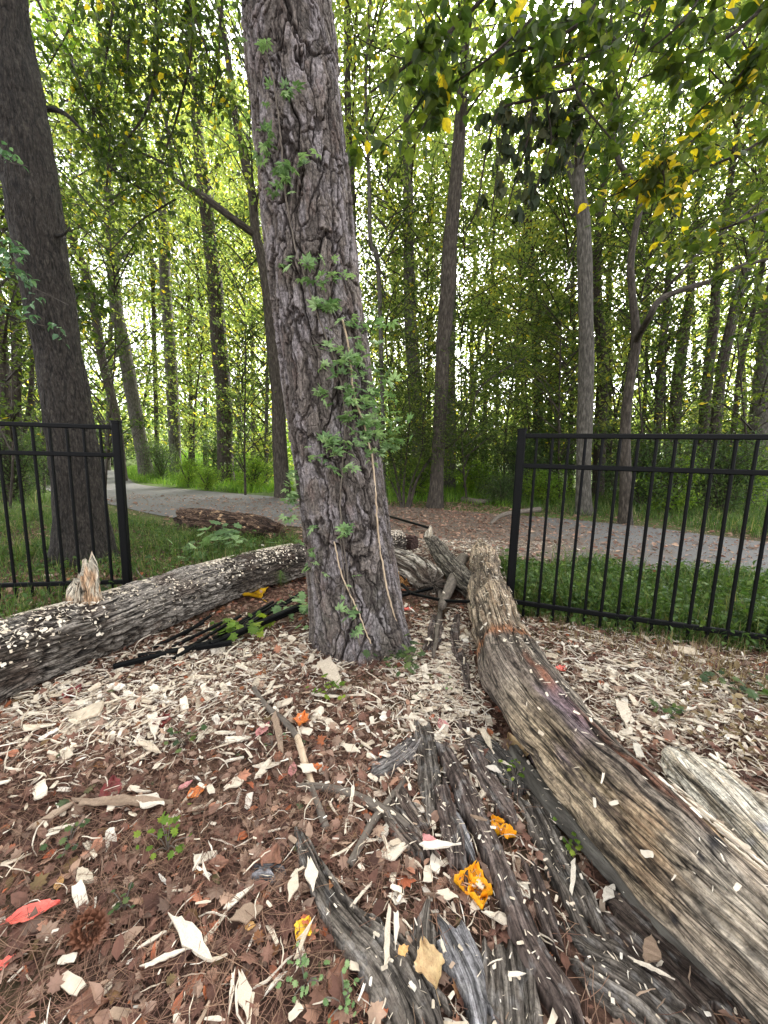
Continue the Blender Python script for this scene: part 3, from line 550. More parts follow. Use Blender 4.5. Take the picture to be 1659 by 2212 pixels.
# ================================================================== fences
def bar(b, A, C, w, d, up=(0, 0, 1)):
    A = np.asarray(A, float); C = np.asarray(C, float); t = C-A; t /= np.linalg.norm(t); u = np.asarray(up, float)
    if abs(t@u) > .95: u = np.array([1., 0, 0])
    s = np.cross(t, u); s /= np.linalg.norm(s); u = np.cross(s, t); k = .18*min(w, d); V = []
    prof = [(-w/2+k, -d/2), (w/2-k, -d/2), (w/2, -d/2+k), (w/2, d/2-k), (w/2-k, d/2), (-w/2+k, d/2), (-w/2, d/2-k), (-w/2, -d/2+k)]
    for P in (A, C):
        for x, y in prof: V.append(P+s*x+u*y)
    L = [i for i in range(7, -1, -1)]+[8+i for i in range(8)]; T = [8, 8]
    for i in range(8): j = (i+1) % 8; L += [i, j, 8+j, 8+i]; T.append(4)
    b.add(V, L, T); return b
FH = 1.22
def fence(label, A, D, npk, sp, postat, lean=0.):
    A = np.array([A[0], A[1]]); D = np.array(D, float); D /= np.linalg.norm(D)
    r = empty('metal_fence', (A[0], A[1], 0), label, 'fence', 'black metal fence panels either side of the gap')
    Lh = (npk+1)*sp; p = lambda s, z: np.array([A[0]+D[0]*s, A[1]+D[1]*s, z]); pw_ = .052
    b = B(); bar(b, p(0, -.1), p(0, FH), pw_, pw_, (D[0], D[1], 0)); po = b.build('post', MT['metal'], r)
    b = B(); bar(b, p(0, FH), p(0, FH+.014), pw_+.008, pw_+.008, (D[0], D[1], 0)); cp = b.build('post_cap', MT['metal'], po); cp.location = (0, 0, 0)
    for nm, z in (('top_rail', FH-.03), ('middle_rail', FH-.215), ('bottom_rail', .11)):
        b = B(); bar(b, p(.026, z), p(Lh, z), .026, .03); b.build(nm, MT['metal'], r)
    first = None
    for i in range(npk):
        if first is None:
            b = B(); bar(b, p(sp, .02), p(sp, FH-.046), .016, .016, (D[0], D[1], 0)); first = b.build('picket', MT['metal'], r); o = first
        else:
            o = first.copy(); COL.objects.link(o); o.location = first.location+Vector((D[0]*sp*i, D[1]*sp*i, 0))
    return r
RP = G(1098, 1332); RPd = np.array([RP[0], RP[1]]); zf = RP[1]; print('right post', RP)
q1 = at(1659, 1003, 1.0); 
fence('black metal picket fence to the right, its end post nearest the debarked log', RP, (1.0, -.36), 26, .09, 0)
LP = G(278, 1288); print('left post', LP)
fence('black metal picket fence to the left, running in front of the big left trunk', LP, (-1.0, -.18), 18, .1, 0)
# crushed fence panel under the speckled log
fp = empty('fallen_fence', (onG(520, 1360)[0], onG(520, 1360)[1], 0), 'crushed black fence panel lying between the speckled log and the pine', 'fence')
def gb(nm, px0, px1, w, h0, h1):
    b = B(); bar(b, G(*px0, h0), G(*px1, h1), w, w); b.build(nm, MT['metal'], fp)
gb('rail', (245, 1440), (470, 1385), .024, .03, .05); gb('rail', (455, 1392), (520, 1364), .03, .05, .06); gb('rail', (505, 1372), (650, 1308), .032, .055, .09)
gb('rail', (300, 1418), (500, 1388), .026, .02, .05)
for a_, c_ in (((372, 1424), (420, 1396)), ((330, 1400), (440, 1345)), ((372, 1398), (480, 1345)), ((400, 1404), (520, 1330)), ((430, 1398), (590, 1300)), ((478, 1372), (600, 1302)), ((500, 1370), (640, 1292)), ((520, 1356), (655, 1278)), ((395, 1372), (455, 1330)), ((540, 1362), (645, 1318))):
    gb('picket', a_, c_, .016, .03, .07)
b = B(); bar(b, G(957, 1298, .12), G(1029, 1300, .17), .018, .018); bar(b, G(870, 1278, .05), G(960, 1298, .12), .018, .018)
tag(b.build('fence_picket', MT['metal']), 'bent black picket poking across the gap in front of the debarked log', 'fence part')
for pa, pb, c_, lb in (((868, 1262), (890, 1283), 'metal', 'short black bar under the rotten log end'), ((862, 1288), (935, 1270), 'metal', 'black bar crossing the litter below the rotten orange wood')):
    b = B(); bar(b, G(*pa, .05), G(*pb, .07), .02, .02); tag(b.build('fence_scrap', MT['metal']), lb, 'fence part', 'broken fence pieces by the pine')
b = B(); bar(b, G(833, 1113, .06), G(926, 1140, .10), .03, .03); tag(b.build('fence_rail', MT['metal']), 'long black rail lying on the path just right of the pine', 'fence part')

# ================================================================== leaf shapes
def leaf_t(wd=.5, fold=.18, n=3):
    """pointed oval leaf, length 1 along +y, folded along the midrib"""
    ys = np.linspace(0, 1, n+2)[1:-1]; V = [(0, 0, 0)]
    for y in ys:
        w_ = wd/2*math.sin(math.pi*y**.8); V += [(-w_, y, fold*w_*1.4-.12*y*y), (0, y, -.12*y*y), (w_, y, fold*w_*1.4-.12*y*y)]
    V.append((0, 1, -.2)); e = len(V)-1; F = [(0, 2, 1), (0, 3, 2)]
    for k in range(n-1): a = 1+3*k; F += [(a, a+1, a+4, a+3), (a+1, a+2, a+5, a+4)]
    a = 1+3*(n-1); F += [(a, a+1, e), (a+1, a+2, e)]; return tm(V, F)
LEAF1 = tm([(0, 0, 0), (-.26, .45, .05), (0, 1, -.1), (.26, .45, .05)], [(0, 3, 2, 1)])
LEAF2 = leaf_t(.55, .3, 2); LEAF3 = leaf_t(.72, .25, 4)
def lobed():
    pts = [(0, 0), (.12, .1), (.34, .12), (.26, .3), (.5, .42), (.3, .52), (.36, .74), (.16, .7), (0, 1)]
    pts = pts+[(-x, y) for x, y in pts[-2:0:-1]]; V = [(0, .4, .03)]+[(x, y, -.1*abs(x)-.05*y) for x, y in pts]; n = len(pts)
    return tm(V, [(0, 1+i, 1+(i+1) % n) for i in range(n)])
LOBE = lobed()
def creeper():  # five leaflets from one point
    V, F = [], []
    for a in (-70, -36, 0, 36, 70):
        r = math.radians(a); l = 1-.3*abs(a)/70; c, s = math.sin(r), math.cos(r); i = len(V)
        for x, y, z in ((0, .12, 0), (-.17, .5, .05), (0, 1, -.08), (.17, .5, .05)): V.append((c*y*l+s*x*l, s*y*l-c*x*l, z))
        F.append((i, i+3, i+2, i+1))
    return tm(V, F)
CREEP = creeper()
def randrot(n, tilt=.6, down=.0): return rotm(rng.uniform(0, 6.283, n), rng.normal(-down, tilt, n), rng.normal(0, tilt, n))

# ================================================================== crowns (leaf meshes shared by copies)
def crown_mesh(name, seed, rad, hgt, nb, per, leaf, mat, prof, spread=.36, twig=MT['bark_dark'], varm=(0., 1.), flat=.35, base0=0.):
    rs = np.random.default_rng(seed); b = B(); pos = []; var = []
    for i in range(nb):
        t = (i+rs.uniform(0, 1))/nb; z0 = base0+t*hgt; L_ = rad*prof(t)*rs.uniform(.55, 1.15); a = rs.uniform(0, 6.283); rise = rs.uniform(.05, .6)*L_
        e = np.array([math.cos(a)*L_, math.sin(a)*L_, z0+rise]); s = np.array([0, 0, z0-.15*hgt*rs.uniform(.3, 1)]); m_ = s*.5+e*.5+np.array([0, 0, .12*L_])+rs.normal(0, .08*L_, 3)
        P = resample(np.array([s, m_, e]), 6)[0]; addtube(b, P, np.linspace(.03, .006, 6)*rad/2.5, 3, 1, cap=False)
        nc = max(2, int(L_/.45)); hue = rs.uniform(*varm)
        for j in range(nc):
            f = .3+.75*(j+rs.uniform(0, .6))/nc; c = P[min(5, int(f*5))]+rs.normal(0, .16, 3)*rad/2.5; sp = spread*rad/2.5*rs.uniform(.6, 1.3); k = int(per*rs.uniform(.5, 1.4))
            q = c+rs.normal(0, 1, (k, 3))*[sp, sp, sp*flat]; pos.append(q); var.append(np.clip(hue*.55+rs.uniform(0, .45, k)+rs.normal(0, .06, k), 0, 1)*.94+.0)
            if rs.random() < .5: addtube(b, np.array([c+[0, 0, .05], q[0]]), [.006, .003], 3, 1, cap=False)
    pos = np.concatenate(pos); var = np.concatenate(var); n = len(pos); yl = rs.random(n) < .015; var = np.where(yl, .99, var)
    b.scatter(LEAF1, pos, rotm(rs.uniform(0, 6.283, n), rs.normal(-.25, .5, n), rs.normal(0, .5, n)), leaf*rs.uniform(.6, 1.3, n), var, 0)
    return b.mesh(name, [mat, twig])
pf_tall = lambda t: .45+.75*math.sin(math.pi*min(1, t*.9+.12)); pf_round = lambda t: .25+.85*math.sin(math.pi*(t*.85+.12))
CR = {}
for i in range(4): CR['tall%d' % i] = crown_mesh('crown', 20+i, 2.6, 9, 34, 38, .145, MT['leaf_far'], pf_tall)
for i in range(3): CR['sap%d' % i] = crown_mesh('crown', 40+i, 1.5, 3.6, 28, 34, .098, MT['leaf_far'], pf_round, spread=.36, flat=.3)
for i in range(2): CR['shade%d' % i] = crown_mesh('crown', 50+i, 1.5, 3.2, 24, 34, .09, MT['leaf'], pf_round, spread=.36, flat=.3)
for i in range(2): CR['bush%d' % i] = crown_mesh('leaves', 60+i, 1.0, 1.0, 46, 85, .05, MT['leaf_shrub'], pf_round, spread=.4, flat=.8)
CR['lime'] = crown_mesh('leaves', 70, 1.0, 1.0, 34, 60, .07, MT['leaf_lime'], pf_round, spread=.4, flat=.6)
def child(nm, me, parent, loc, sc, rot):
    o = bpy.data.objects.new(nm, me); COL.objects.link(o); o.parent = parent; o.location = loc; o.scale = sc; o.rotation_euler = (0, 0, rot); return o
TG = 'trees standing in the wood behind the fence'
def tree(label, pts, Y=None, mat='bark_far', fur=0, limbs=(), crowns=(), nm='forest_tree', cat='tree', group=TG, nu=14, topz=None):
    """pts: (px, py, width px) from the foot upwards; crowns: (variant, z, scale)"""
    foot = G(pts[0][0], pts[0][1]) if Y is None else at(pts[0][0], pts[0][1], Y); Y = foot[1]; rows = []
    for px, py, wp in pts:
        q = at(px, py, Y); z = proj(q)[2]; rows.append([*q, wp*z/F_/2])
    rows[0][2] = float(gz(foot[0], foot[1]))-.1
    d = np.array(rows[-1][:3])-np.array(rows[-2][:3]); d = d/np.linalg.norm(d); d = d*.5+np.array([0, 0, .5]); r_ = rows[-1][3]
    tz = topz if topz else rows[-1][2]+4; last = np.array(rows[-1][:3]); hgt = max(.5, tz-last[2])
    for k in (.5, 1.): rows.append([*(last+d/d[2]*hgt*k), r_*(1-.75*k)])
    R = resample(np.array(rows), step=.012 if fur else max(.06, Y*.012))[0]; sd = random.randint(0, 999)
    r = empty(nm, (foot[0], foot[1], 0), label, cat, group); b = B()
    fl = lambda TH, S: 1+.35*np.exp(-S/.18)*(1+.5*np.cos(3*TH+sd))
    addtube(b, R[:, :3], R[:, 3], nu, ecc=fl, disp=log_furrow(7, fur, 22, 6) if fur else lambda TH, S, RR: RR*.22*(fbm(np.cos(TH)*1.5+sd, np.sin(TH)*1.5, S*3, 3, sd)-.5))
    for lb in limbs:
        Yl = lb[0]; lr = []
        for px, py, wp in lb[1:]: q = at(px, py, Y+Yl if (px, py) != lb[1][:2] else Y); lr.append([*q, wp*proj(q)[2]/F_/2])
        LR = resample(np.array(lr), step=.07)[0]; addtube(b, LR[:, :3], LR[:, 3], 8)
    b.build('trunk', MT[mat], r, smooth=True)
    for j, (v, z, s) in enumerate(crowns):
        i = np.argmin(np.abs(R[:, 2]-z)); a = R[i]; o = child('crown', CR[v], r, (a[0]-foot[0], a[1]-foot[1], z), (s, s, s), random.uniform(0, 6.28))
    return r
T4 = ['tall0', 'tall1', 'tall2', 'tall3']
tree('broad dark grey trunk leaning left behind the left fence, biggest after the pine', [(183, 1228, 112), (180, 1170, 104), (170, 1055, 93), (148, 900, 86), (134, 805, 84), (98, 600, 95), (60, 350, 98), (34, 200, 98), (10, 0, 78)], 3.5, 'bark_left', nu=180, fur=.008,
     limbs=[(.4, (50, 255, 18), (90, 235, 12), (140, 245, 9), (180, 285, 5)), (-.2, (120, 510, 8), (140, 505, 5), (152, 490, 3))], crowns=[('tall0', 7.5, .8)])
tree('dark trunk cut by the left edge of the photo, beside the fence top rail', [(16, 1020, 26), (12, 900, 24), (6, 800, 24), (-12, 640, 24)], 7.5, 'bark_dark', crowns=[('tall1', 5, .8)])
tree('dark forked young trunk between the left edge and the broad grey trunk', [(48, 1085, 26), (38, 960, 20), (35, 850, 18), (36, 700, 17), (30, 560, 15)], 8.5, 'bark_dark', limbs=[(.2, (40, 960, 14), (60, 900, 10), (68, 820, 8), (72, 700, 6))], crowns=[('sap0', 3.2, 1.3), ('tall2', 6, .8)])
tree('slim leaning trunk just right of the broad grey one, mossy and dark', [(262, 985, 18), (250, 900, 18), (222, 780, 17), (205, 680, 17), (185, 590, 16), (150, 500, 14)], 13, 'bark_far', crowns=[('tall3', 7, .9)])
tree('leaning grey trunk whose foot stands at the bend of the path', [(316, 1001, 30), (305, 960, 27), (292, 890, 26), (268, 750, 26), (250, 660, 24), (243, 560, 22), (235, 440, 20), (225, 250, 16)], 15, 'bark_grey', crowns=[('tall0', 8.5, 1.1)])
tree('pale grey distant trunk behind the round bush', [(378, 985, 24), (375, 900, 24), (368, 760, 24), (358, 620, 22), (352, 480, 18)], 17, 'bark_grey', limbs=[(.3, (360, 650, 10), (345, 600, 8), (330, 560, 5))], crowns=[('tall1', 9, 1.1)])
tree('thin distant trunk between the pale one and the dark straight trunk', [(338, 985, 9), (335, 800, 9), (330, 600, 8)], 20, 'bark_far', crowns=[('tall2', 8, .9)])
tree('dark straight trunk rising from the bright grass, left of the pine', [(488, 1046, 36), (486, 950, 32), (483, 850, 33), (473, 740, 33), (465, 620, 31), (455, 540, 27), (447, 460, 27), (436, 370, 25), (428, 290, 22)], None, 'bark_dark', nu=20,
     limbs=[(.3, (440, 400, 10), (470, 360, 8), (500, 330, 5))], crowns=[('tall3', 5.8, .75)])
tree('brown trunk just left of the pine, with a long limb arching left', [(612, 1075, 34), (604, 960, 30), (600, 850, 28), (590, 750, 28), (580, 640, 26), (566, 560, 22), (552, 500, 19), (545, 420, 19), (527, 340, 18), (508, 250, 15), (496, 150, 14), (475, 20, 13)], None, 'bark_far', nu=18,
     limbs=[(-.3, (552, 508, 16), (500, 470, 15), (440, 425, 15), (390, 395, 10), (372, 380, 8), (370, 330, 7), (360, 260, 6), (385, 200, 4)), (-.3, (405, 402, 7), (372, 300, 5), (350, 240, 4), (345, 180, 3))], crowns=[('sap1', 6.2, 1.2)])
tree('thin wavy trunk right of the pine, forking high', [(835, 930, 8), (822, 700, 9), (815, 560, 10), (800, 520, 9), (798, 420, 9), (795, 330, 8), (790, 180, 7), (800, 0, 7)], 9, 'bark_grey', limbs=[(.2, (815, 560, 6), (835, 530, 5), (850, 500, 4))], crowns=[('sap2', 7.5, 1.2)])
tree('dark upright trunk close to the right side of the pine top', [(770, 900, 14), (762, 500, 15), (752, 250, 15), (750, 0, 14)], 9.5, 'bark_dark', crowns=[('tall0', 7, .8)])
tree('grey trunk behind the multi stemmed shrub, right of the pine', [(903, 1040, 30), (904, 960, 29), (898, 850, 28), (888, 720, 28), (884, 600, 25), (882, 450, 22), (880, 330, 20)], 11, 'bark_grey', nu=18, crowns=[('tall1', 6.5, .95)])
tree('dark flared trunk in the middle, standing at the edge of the littered path', [(940, 1098, 36), (943, 1040, 29), (948, 950, 29), (953, 860, 29), (957, 750, 30), (966, 640, 33), (972, 530, 31), (984, 400, 28), (992, 300, 27), (1000, 180, 22)], None, 'bark_far', nu=22, crowns=[('sap0', 7.2, 1.4)])
tree('pale grey trunk directly behind the dark flared one', [(972, 1015, 25), (973, 950, 25), (972, 800, 23), (974, 690, 22), (980, 500, 18)], 13, 'bark_grey', nu=16, crowns=[('tall2', 7.5, 1.0)])
tree('straight grey trunk behind the fence, the widest between post and right edge', [(1262, 1112, 34), (1260, 1050, 30), (1263, 900, 31), (1266, 800, 31), (1266, 680, 29), (1263, 560, 30), (1260, 470, 27), (1252, 420, 24), (1250, 330, 19), (1250, 240, 17)], None, 'bark_grey', nu=24,
     limbs=[(.3, (1256, 460, 18), (1238, 390, 13), (1218, 330, 13), (1196, 290, 8))], crowns=[('sap1', 6.5, 1.2)])
tree('vine covered dark trunk immediately right of the widest fence trunk', [(1297, 1020, 24), (1298, 900, 24), (1302, 780, 23), (1290, 640, 20), (1290, 550, 18), (1300, 440, 15)], 11, 'bark_dark', crowns=[('tall3', 6.5, .9)])
tree('thin dark trunk second behind the vine covered one', [(1318, 1005, 12), (1316, 820, 12), (1314, 700, 12), (1318, 560, 10), (1330, 400, 8)], 14, 'bark_dark', crowns=[('tall0', 8, .9)])
tree('smooth grey forked trunk with a limb sweeping right above the fence', [(1352, 1132, 28), (1352, 1060, 24), (1350, 980, 22), (1352, 900, 20), (1360, 830, 19), (1372, 760, 19), (1374, 720, 18), (1366, 640, 14), (1362, 570, 14), (1372, 500, 13), (1382, 440, 12), (1362, 390, 12), (1330, 330, 9), (1318, 200, 7), (1322, 0, 6)], None, 'bark_far', nu=16,
     limbs=[(-.8, (1374, 735, 15), (1400, 690, 14), (1425, 648, 13), (1480, 624, 11), (1540, 605, 10), (1600, 575, 8), (1660, 560, 6)), (-.5, (1425, 648, 7), (1460, 600, 6), (1530, 530, 5), (1600, 470, 4), (1650, 430, 3)), (0, (1382, 450, 7), (1400, 420, 6), (1410, 370, 5), (1440, 300, 3))], crowns=[('shade0', 5.8, 1.0)])
tree('slender trunk behind the fence, first right of the forked one', [(1418, 1000, 16), (1422, 900, 16), (1428, 780, 15), (1440, 650, 13), (1446, 560, 11)], 12, 'bark_far', crowns=[('tall1', 6.8, .85)])
tree('stout blackish trunk with a swollen foot, centre of the right fence view', [(1455, 990, 26), (1455, 930, 22), (1463, 830, 22), (1478, 720, 21), (1490, 640, 17), (1495, 560, 14)], 12.5, 'bark_dark', crowns=[('tall2', 7, .9)])
tree('dark straight trunk leaning slightly right, toward the right edge', [(1520, 1010, 20), (1522, 900, 20), (1530, 800, 19), (1542, 700, 18), (1548, 600, 16), (1565, 480, 14)], 10.5, 'bark_dark', crowns=[('tall3', 6, .85)])
tree('rough brown trunk bending right, second from the right edge group', [(1528, 1030, 24), (1540, 960, 22), (1550, 880, 20), (1560, 790, 20), (1580, 700, 19), (1600, 610, 18), (1640, 520, 16)], 9.8, 'bark_far', crowns=[('sap2', 6, 1.3)])
tree('thin curved trunk crossing the sky gap near the right edge', [(1580, 990, 11), (1590, 880, 11), (1600, 790, 11), (1625, 680, 10), (1650, 560, 9)], 12, 'bark_dark', crowns=[('tall0', 8, .8)])
tree('fat mottled trunk cut by the right edge of the photo', [(1625, 1082, 56), (1632, 1020, 50), (1640, 950, 46), (1652, 850, 42), (1668, 700, 40)], None, 'bark_grey', nu=22, crowns=[('tall1', 7, .9)])
far_list = [(1165, 960, 22, 'broad distant trunk left of the widest fence trunk, at the sky gap', 13), (1195, 985, 9, 'thin distant trunk just right of the broad one in the sky gap', 14), (1208, 990, 11, 'pale thin trunk standing before the white sky gap', 15), (1045, 960, 10, 'thin trunk right of the pale grey trunk behind the flared one', 17), (1075, 955, 8, 'second thin trunk right of the pale grey trunk', 18), (1238, 975, 10, 'thin leafy trunk touching the widest fence trunk on its left', 13),
  (1345, 960, 8, 'thin far trunk seen between the vine covered and forked trunks', 17), (1390, 960, 9, 'curving thin trunk right beside the forked one', 13), (1500, 965, 9, 'thin far trunk left of the leaning dark trunk', 17), (1610, 985, 12, 'thin dark trunk between the bending trunk and the right edge', 14), (1645, 1000, 10, 'thinnest trunk nearest the right edge', 16), (228, 960, 12, 'thin trunk beside the path, left of the slim leaning one', 19),
  (410, 960, 9, 'thin far trunk above the yellow green bush', 20), (442, 960, 8, 'slim far trunk left of the dark straight trunk', 22), (520, 985, 8, 'thin far trunk right of the dark straight trunk', 18), (548, 990, 10, 'slim trunk midway between dark straight trunk and the pine', 15), (574, 1000, 8, 'thin sapling trunk left of the trunk with the arching limb', 12), (72, 960, 10, 'thin dark trunk touching the broad grey trunk on its left', 12),
  (845, 985, 9, 'slim far trunk just right of the pine', 17), (868, 985, 9, 'thin trunk left of the grey trunk behind the shrub', 18), (925, 985, 11, 'thin far trunk between the grey and the dark flared trunk', 19), (1015, 970, 12, 'slim far trunk right of the dark flared trunk', 20), (1110, 965, 10, 'thin far trunk midway between flared trunk and fence post', 19), (1135, 965, 9, 'thin far trunk left of the fence post', 20)]
for i, (px, py, wp, lb, Yd) in enumerate(far_list):
    wp *= .85
    dx = random.uniform(-22, 22); v = random.choice(T4)
    tree(lb, [(px, py+20, wp+3), (px+dx*.3+random.uniform(-4, 4), py-120, wp), (px+dx*.5, py-240, wp-1), (px+dx*.8+random.uniform(-6, 6), py-360, max(4, wp-2)), (px+dx*1.6, py-520, max(4, wp-3))], Yd, random.choice(['bark_far', 'bark_dark', 'bark_grey']), nu=10,
         crowns=[(v, Yd*.42, Yd/18), ('sap%d' % (i % 3), Yd*.06, Yd/8.5)])
# understorey saplings
SG = 'young understorey trees among the trunks'
sap = [(800, 11, 'sapling filling the gap right beside the pine'), (820, 15, 'pale sapling behind the thin wavy trunk'), (905, 10, 'sapling directly before the grey trunk by the shrub'), (95, 9, 'leafy sapling left of the broad grey trunk'), (225, 7.5, 'sapling leafing over the path left of the fence post', 1.9), (420, 16, 'sapling above the yellow green bush'), (530, 9.5, 'layered sapling right of the dark straight trunk'), (575, 13, 'pale sapling behind the arching limb tree'), (300, 21, 'sapling where the path disappears'), (460, 22, 'sapling far behind the round bush'),
       (860, 9, 'dark leafy sapling close right of the pine'), (1010, 9, 'bushy sapling right of the dark flared trunk'), (1090, 10.5, 'spreading sapling halfway from flared trunk to fence post'), (1150, 12, 'sapling behind the right fence post'), (920, 14, 'yellowish sapling behind the grey trunk'), (1050, 17, 'pale sapling in the central gap'), (1210, 9, 'sapling left of the widest fence trunk'),
       (1330, 10, 'sapling between the vine covered and forked trunks'), (1400, 8.5, 'sapling right of the forked trunk'), (1480, 14, 'golden sapling behind the stout blackish trunk'), (1560, 13, 'golden sapling behind the bending brown trunk'), (1610, 8, 'sapling beside the fat mottled trunk'), (1450, 9, 'sapling in front of the stout blackish trunk'), (20, 6.5, 'sapling at the left edge behind the fence'), (150, 14, 'sapling behind the broad grey trunk'), (690, 12, 'sapling mostly hidden behind the pine'), (1250, 17, 'sapling behind the widest fence trunk'), (1345, 19, 'bright sapling far behind the forked trunk')]
for i, s_ in enumerate(sap):
    px, Yd, lb = s_[:3]; q = at(px, 1000, Yd); g0 = proj([q[0], Yd, 0]); v = ('shade%d' % (i % 2)) if Yd < 10 else 'sap%d' % (i % 3); hh = random.uniform(1.2, 2.2)*(1 if Yd < 10 else Yd/10)
    zt = at(px, 560, Yd)[2]; tree(lb, [(px, g0[1], 5), (px+random.uniform(-14, 14), g0[1]-120, 4), (px+random.uniform(-30, 30), 760, 3)], Yd, 'bark_dark', nu=6, nm='sapling', cat='sapling', group=SG, topz=max(zt*.75, 3.6),
         crowns=[(v, hh*.55, random.uniform(.9, 1.15)*max(1, Yd/11)), ('sap%d' % ((i+1) % 3) if Yd >= 10 else v, hh*.55+3.0*max(1, Yd/11), random.uniform(.8, 1.1)*max(1, Yd/11))])
# shrubs
def shrub(label, px, py, Y, rx, hz, v, group='shrubs under the trees', nm='shrub', var=None):
    q = at(px, py, Y); r = empty(nm, (q[0], Y, float(gz(q[0], Y))), label, 'shrub', group); child('leaves', CR[v], r, (0, 0, 0.0), (rx, rx, hz), random.uniform(0, 6)); b = B()
    for a in np.linspace(0, 5.4, 6): addtube(b, resample(np.array([[0, 0, -.05], [math.cos(a)*.12*rx, math.sin(a)*.12*rx, hz*.35], [math.cos(a)*.5*rx, math.sin(a)*.5*rx, hz*.9]]), 6)[0], np.linspace(.022, .006, 6), 5)
    b.build('stems', MT['bark_dark']).parent = r; return r
shrub('round dark clipped looking bush at the path bend', 348, 1000, 13.5, .82, 1.15, 'bush0')
shrub('yellow green leafy bush just right of the round dark bush', 405, 1010, 11.5, .55, .75, 'lime'); shrub('low lime green plants left of the dark straight trunk', 445, 1020, 10.6, .5, .55, 'lime')
shrub('lime green bush right of the dark straight trunk', 545, 1010, 11, .75, .8, 'lime'); shrub('grey green bush behind the bright grass, left of the pine', 480, 990, 15, 1.3, 1.5, 'bush1')
shrub('dark evergreen thicket left of the right fence post', 1120, 1020, 10, 1.0, 1.35, 'bush0'); shrub('low grey green bush before the evergreen thicket', 1085, 1030, 8.8, .6, .6, 'bush1')
shrub('big arching shrub mass behind the fence post', 1180, 1000, 12, 1.7, 2.0, 'bush1'); shrub('shrub filling the space beneath the forked trunk', 1390, 1050, 8.2, 1.0, 1.3, 'bush0'); shrub('yellowish shrub below the stout blackish trunk', 1450, 1050, 8, .9, 1.05, 'lime')
shrub('leafy shrub between the fat mottled trunk and the bending one', 1560, 1060, 8, 1.0, 1.3, 'bush1'); shrub('shrub behind the vine covered trunk', 1310, 1000, 13, 1.7, 2.1, 'bush0'); shrub('far shrub right of the dark flared trunk', 1020, 985, 14, 1.8, 1.9, 'bush1')
shrub('dark shrub left of the dark flared trunk', 880, 1000, 12, 1.2, 1.6, 'bush0'); shrub('far shrub bank behind the bending brown trunk', 1540, 985, 14, 2.2, 2.2, 'bush0'); shrub('twiggy shrub behind the left fence by the edge', 30, 1040, 7.5, .8, 1.1, 'bush1'); shrub('shrub behind the left fence beside the post', 110, 1000, 11, 1.1, 1.5, 'bush0')
shrub('far shrub bank above the end of the path', 240, 985, 24, 3.0, 2.4, 'bush1'); shrub('pale green far shrub left of the pine', 580, 990, 16, 1.8, 1.8, 'lime'); shrub('bright green shrub left of the dark flared trunk, past the clearing', 900, 1010, 10, 1.0, .9, 'lime'); shrub('bright green shrub past the clearing, right of the flared trunk', 1040, 1010, 11, 1.0, .85, 'lime'); shrub('bright low shrub behind the right fence post', 1180, 1030, 9, .8, .7, 'lime'); shrub('leafy green bush behind the fat mottled trunk', 1600, 1040, 9, 1.0, 1.2, 'lime')
shrub('far dark shrub at the right edge', 1640, 1010, 12, 1.4, 1.9, 'bush0')
# multi-stemmed shrub right of the pine
q0 = G(872, 1098); ms = empty('multi_stem_shrub', (q0[0], q0[1], 0), 'airy multi stemmed shrub with arching bare limbs just right of the pine', 'shrub'); b = B(); tips = []
for pl in ([(868, 1100, 7), (862, 1060, 6), (850, 1000, 5), (835, 960, 4), (825, 900, 3)], [(872, 1100, 7), (872, 1050, 6), (878, 980, 5), (885, 900, 4), (880, 820, 3)], [(880, 1100, 8), (895, 1050, 6), (930, 990, 6), (975, 960, 5), (1010, 920, 5), (1030, 850, 4), (1070, 810, 4), (1140, 770, 3)], [(884, 1100, 7), (900, 1040, 6), (925, 1000, 5), (960, 950, 4), (1000, 890, 3), (1020, 830, 2)], [(878, 1100, 6), (890, 1040, 5), (910, 980, 4), (915, 900, 3), (930, 840, 2)], [(1030, 850, 3), (1010, 800, 3), (980, 770, 2)], [(870, 1100, 5), (850, 1050, 4), (825, 1010, 3), (815, 960, 2)]):
    Yb = q0[1]; P = np.array([[*at(a_, c_, Yb+.3*math.sin(i)), d_*Yb/F_/2] for i, (a_, c_, d_) in enumerate(pl)]); R = resample(P, step=.06)[0]; addtube(b, R[:, :3], R[:, 3], 6); tips.append(R[len(R)//3:, :3])
b.build('stems', MT['bark_dark'], ms); tp = np.concatenate(tips); n = 8500; i = rng.integers(0, len(tp), n); b = B()
b.scatter(LEAF2, tp[i]+rng.normal(0, 1, (n, 3))*[.2, .3, .13], randrot(n, .5), .055*rng.uniform(.6, 1.2, n), rng.uniform(0, .85, n)); b.build('leaves', MT['leaf'], ms)

# far wood: one mass behind everything
b = B(); rs = np.random.default_rng(99); n = 900
for i in range(26):
    Yd = rs.uniform(24, 62); x = rs.uniform(-1.15, 1.15)*Yd; r = rs.uniform(.08, .2); h = rs.uniform(14, 26); lean = rs.normal(0, .05)
    P = np.array([[x+lean*z, Yd, z] for z in np.linspace(-.2, h, 8)]); addtube(b, P, np.linspace(r, r*.4, 8), 6, 1, cap=False)
pos = []; vv = []
for i in range(2000):
    Yd = rs.uniform(22, 66); x = rs.uniform(-1.2, 1.2)*Yd; u = rs.random(); gap = fbm(np.array(x/Yd*6.), np.array(3.), 0, 2, 77)
    z = rs.uniform(0, 4.2) if u < .38 else rs.uniform(3, 12) if u < .64 else rs.uniform(10, 42)
    k = 130 if u < .38 else 52 if u < .64 else 34; sp = rs.uniform(.7, 1.7); pos.append(np.array([x, Yd, z])+rs.normal(0, 1, (k, 3))*[sp, sp, sp*.55]); vv.append(np.clip(rs.uniform(0, .75)+rs.uniform(-.15, .25, k), 0, .93))
pos = np.concatenate(pos); vv = np.concatenate(vv); pos[:, 2] = np.abs(pos[:, 2])+.8; n = len(pos)
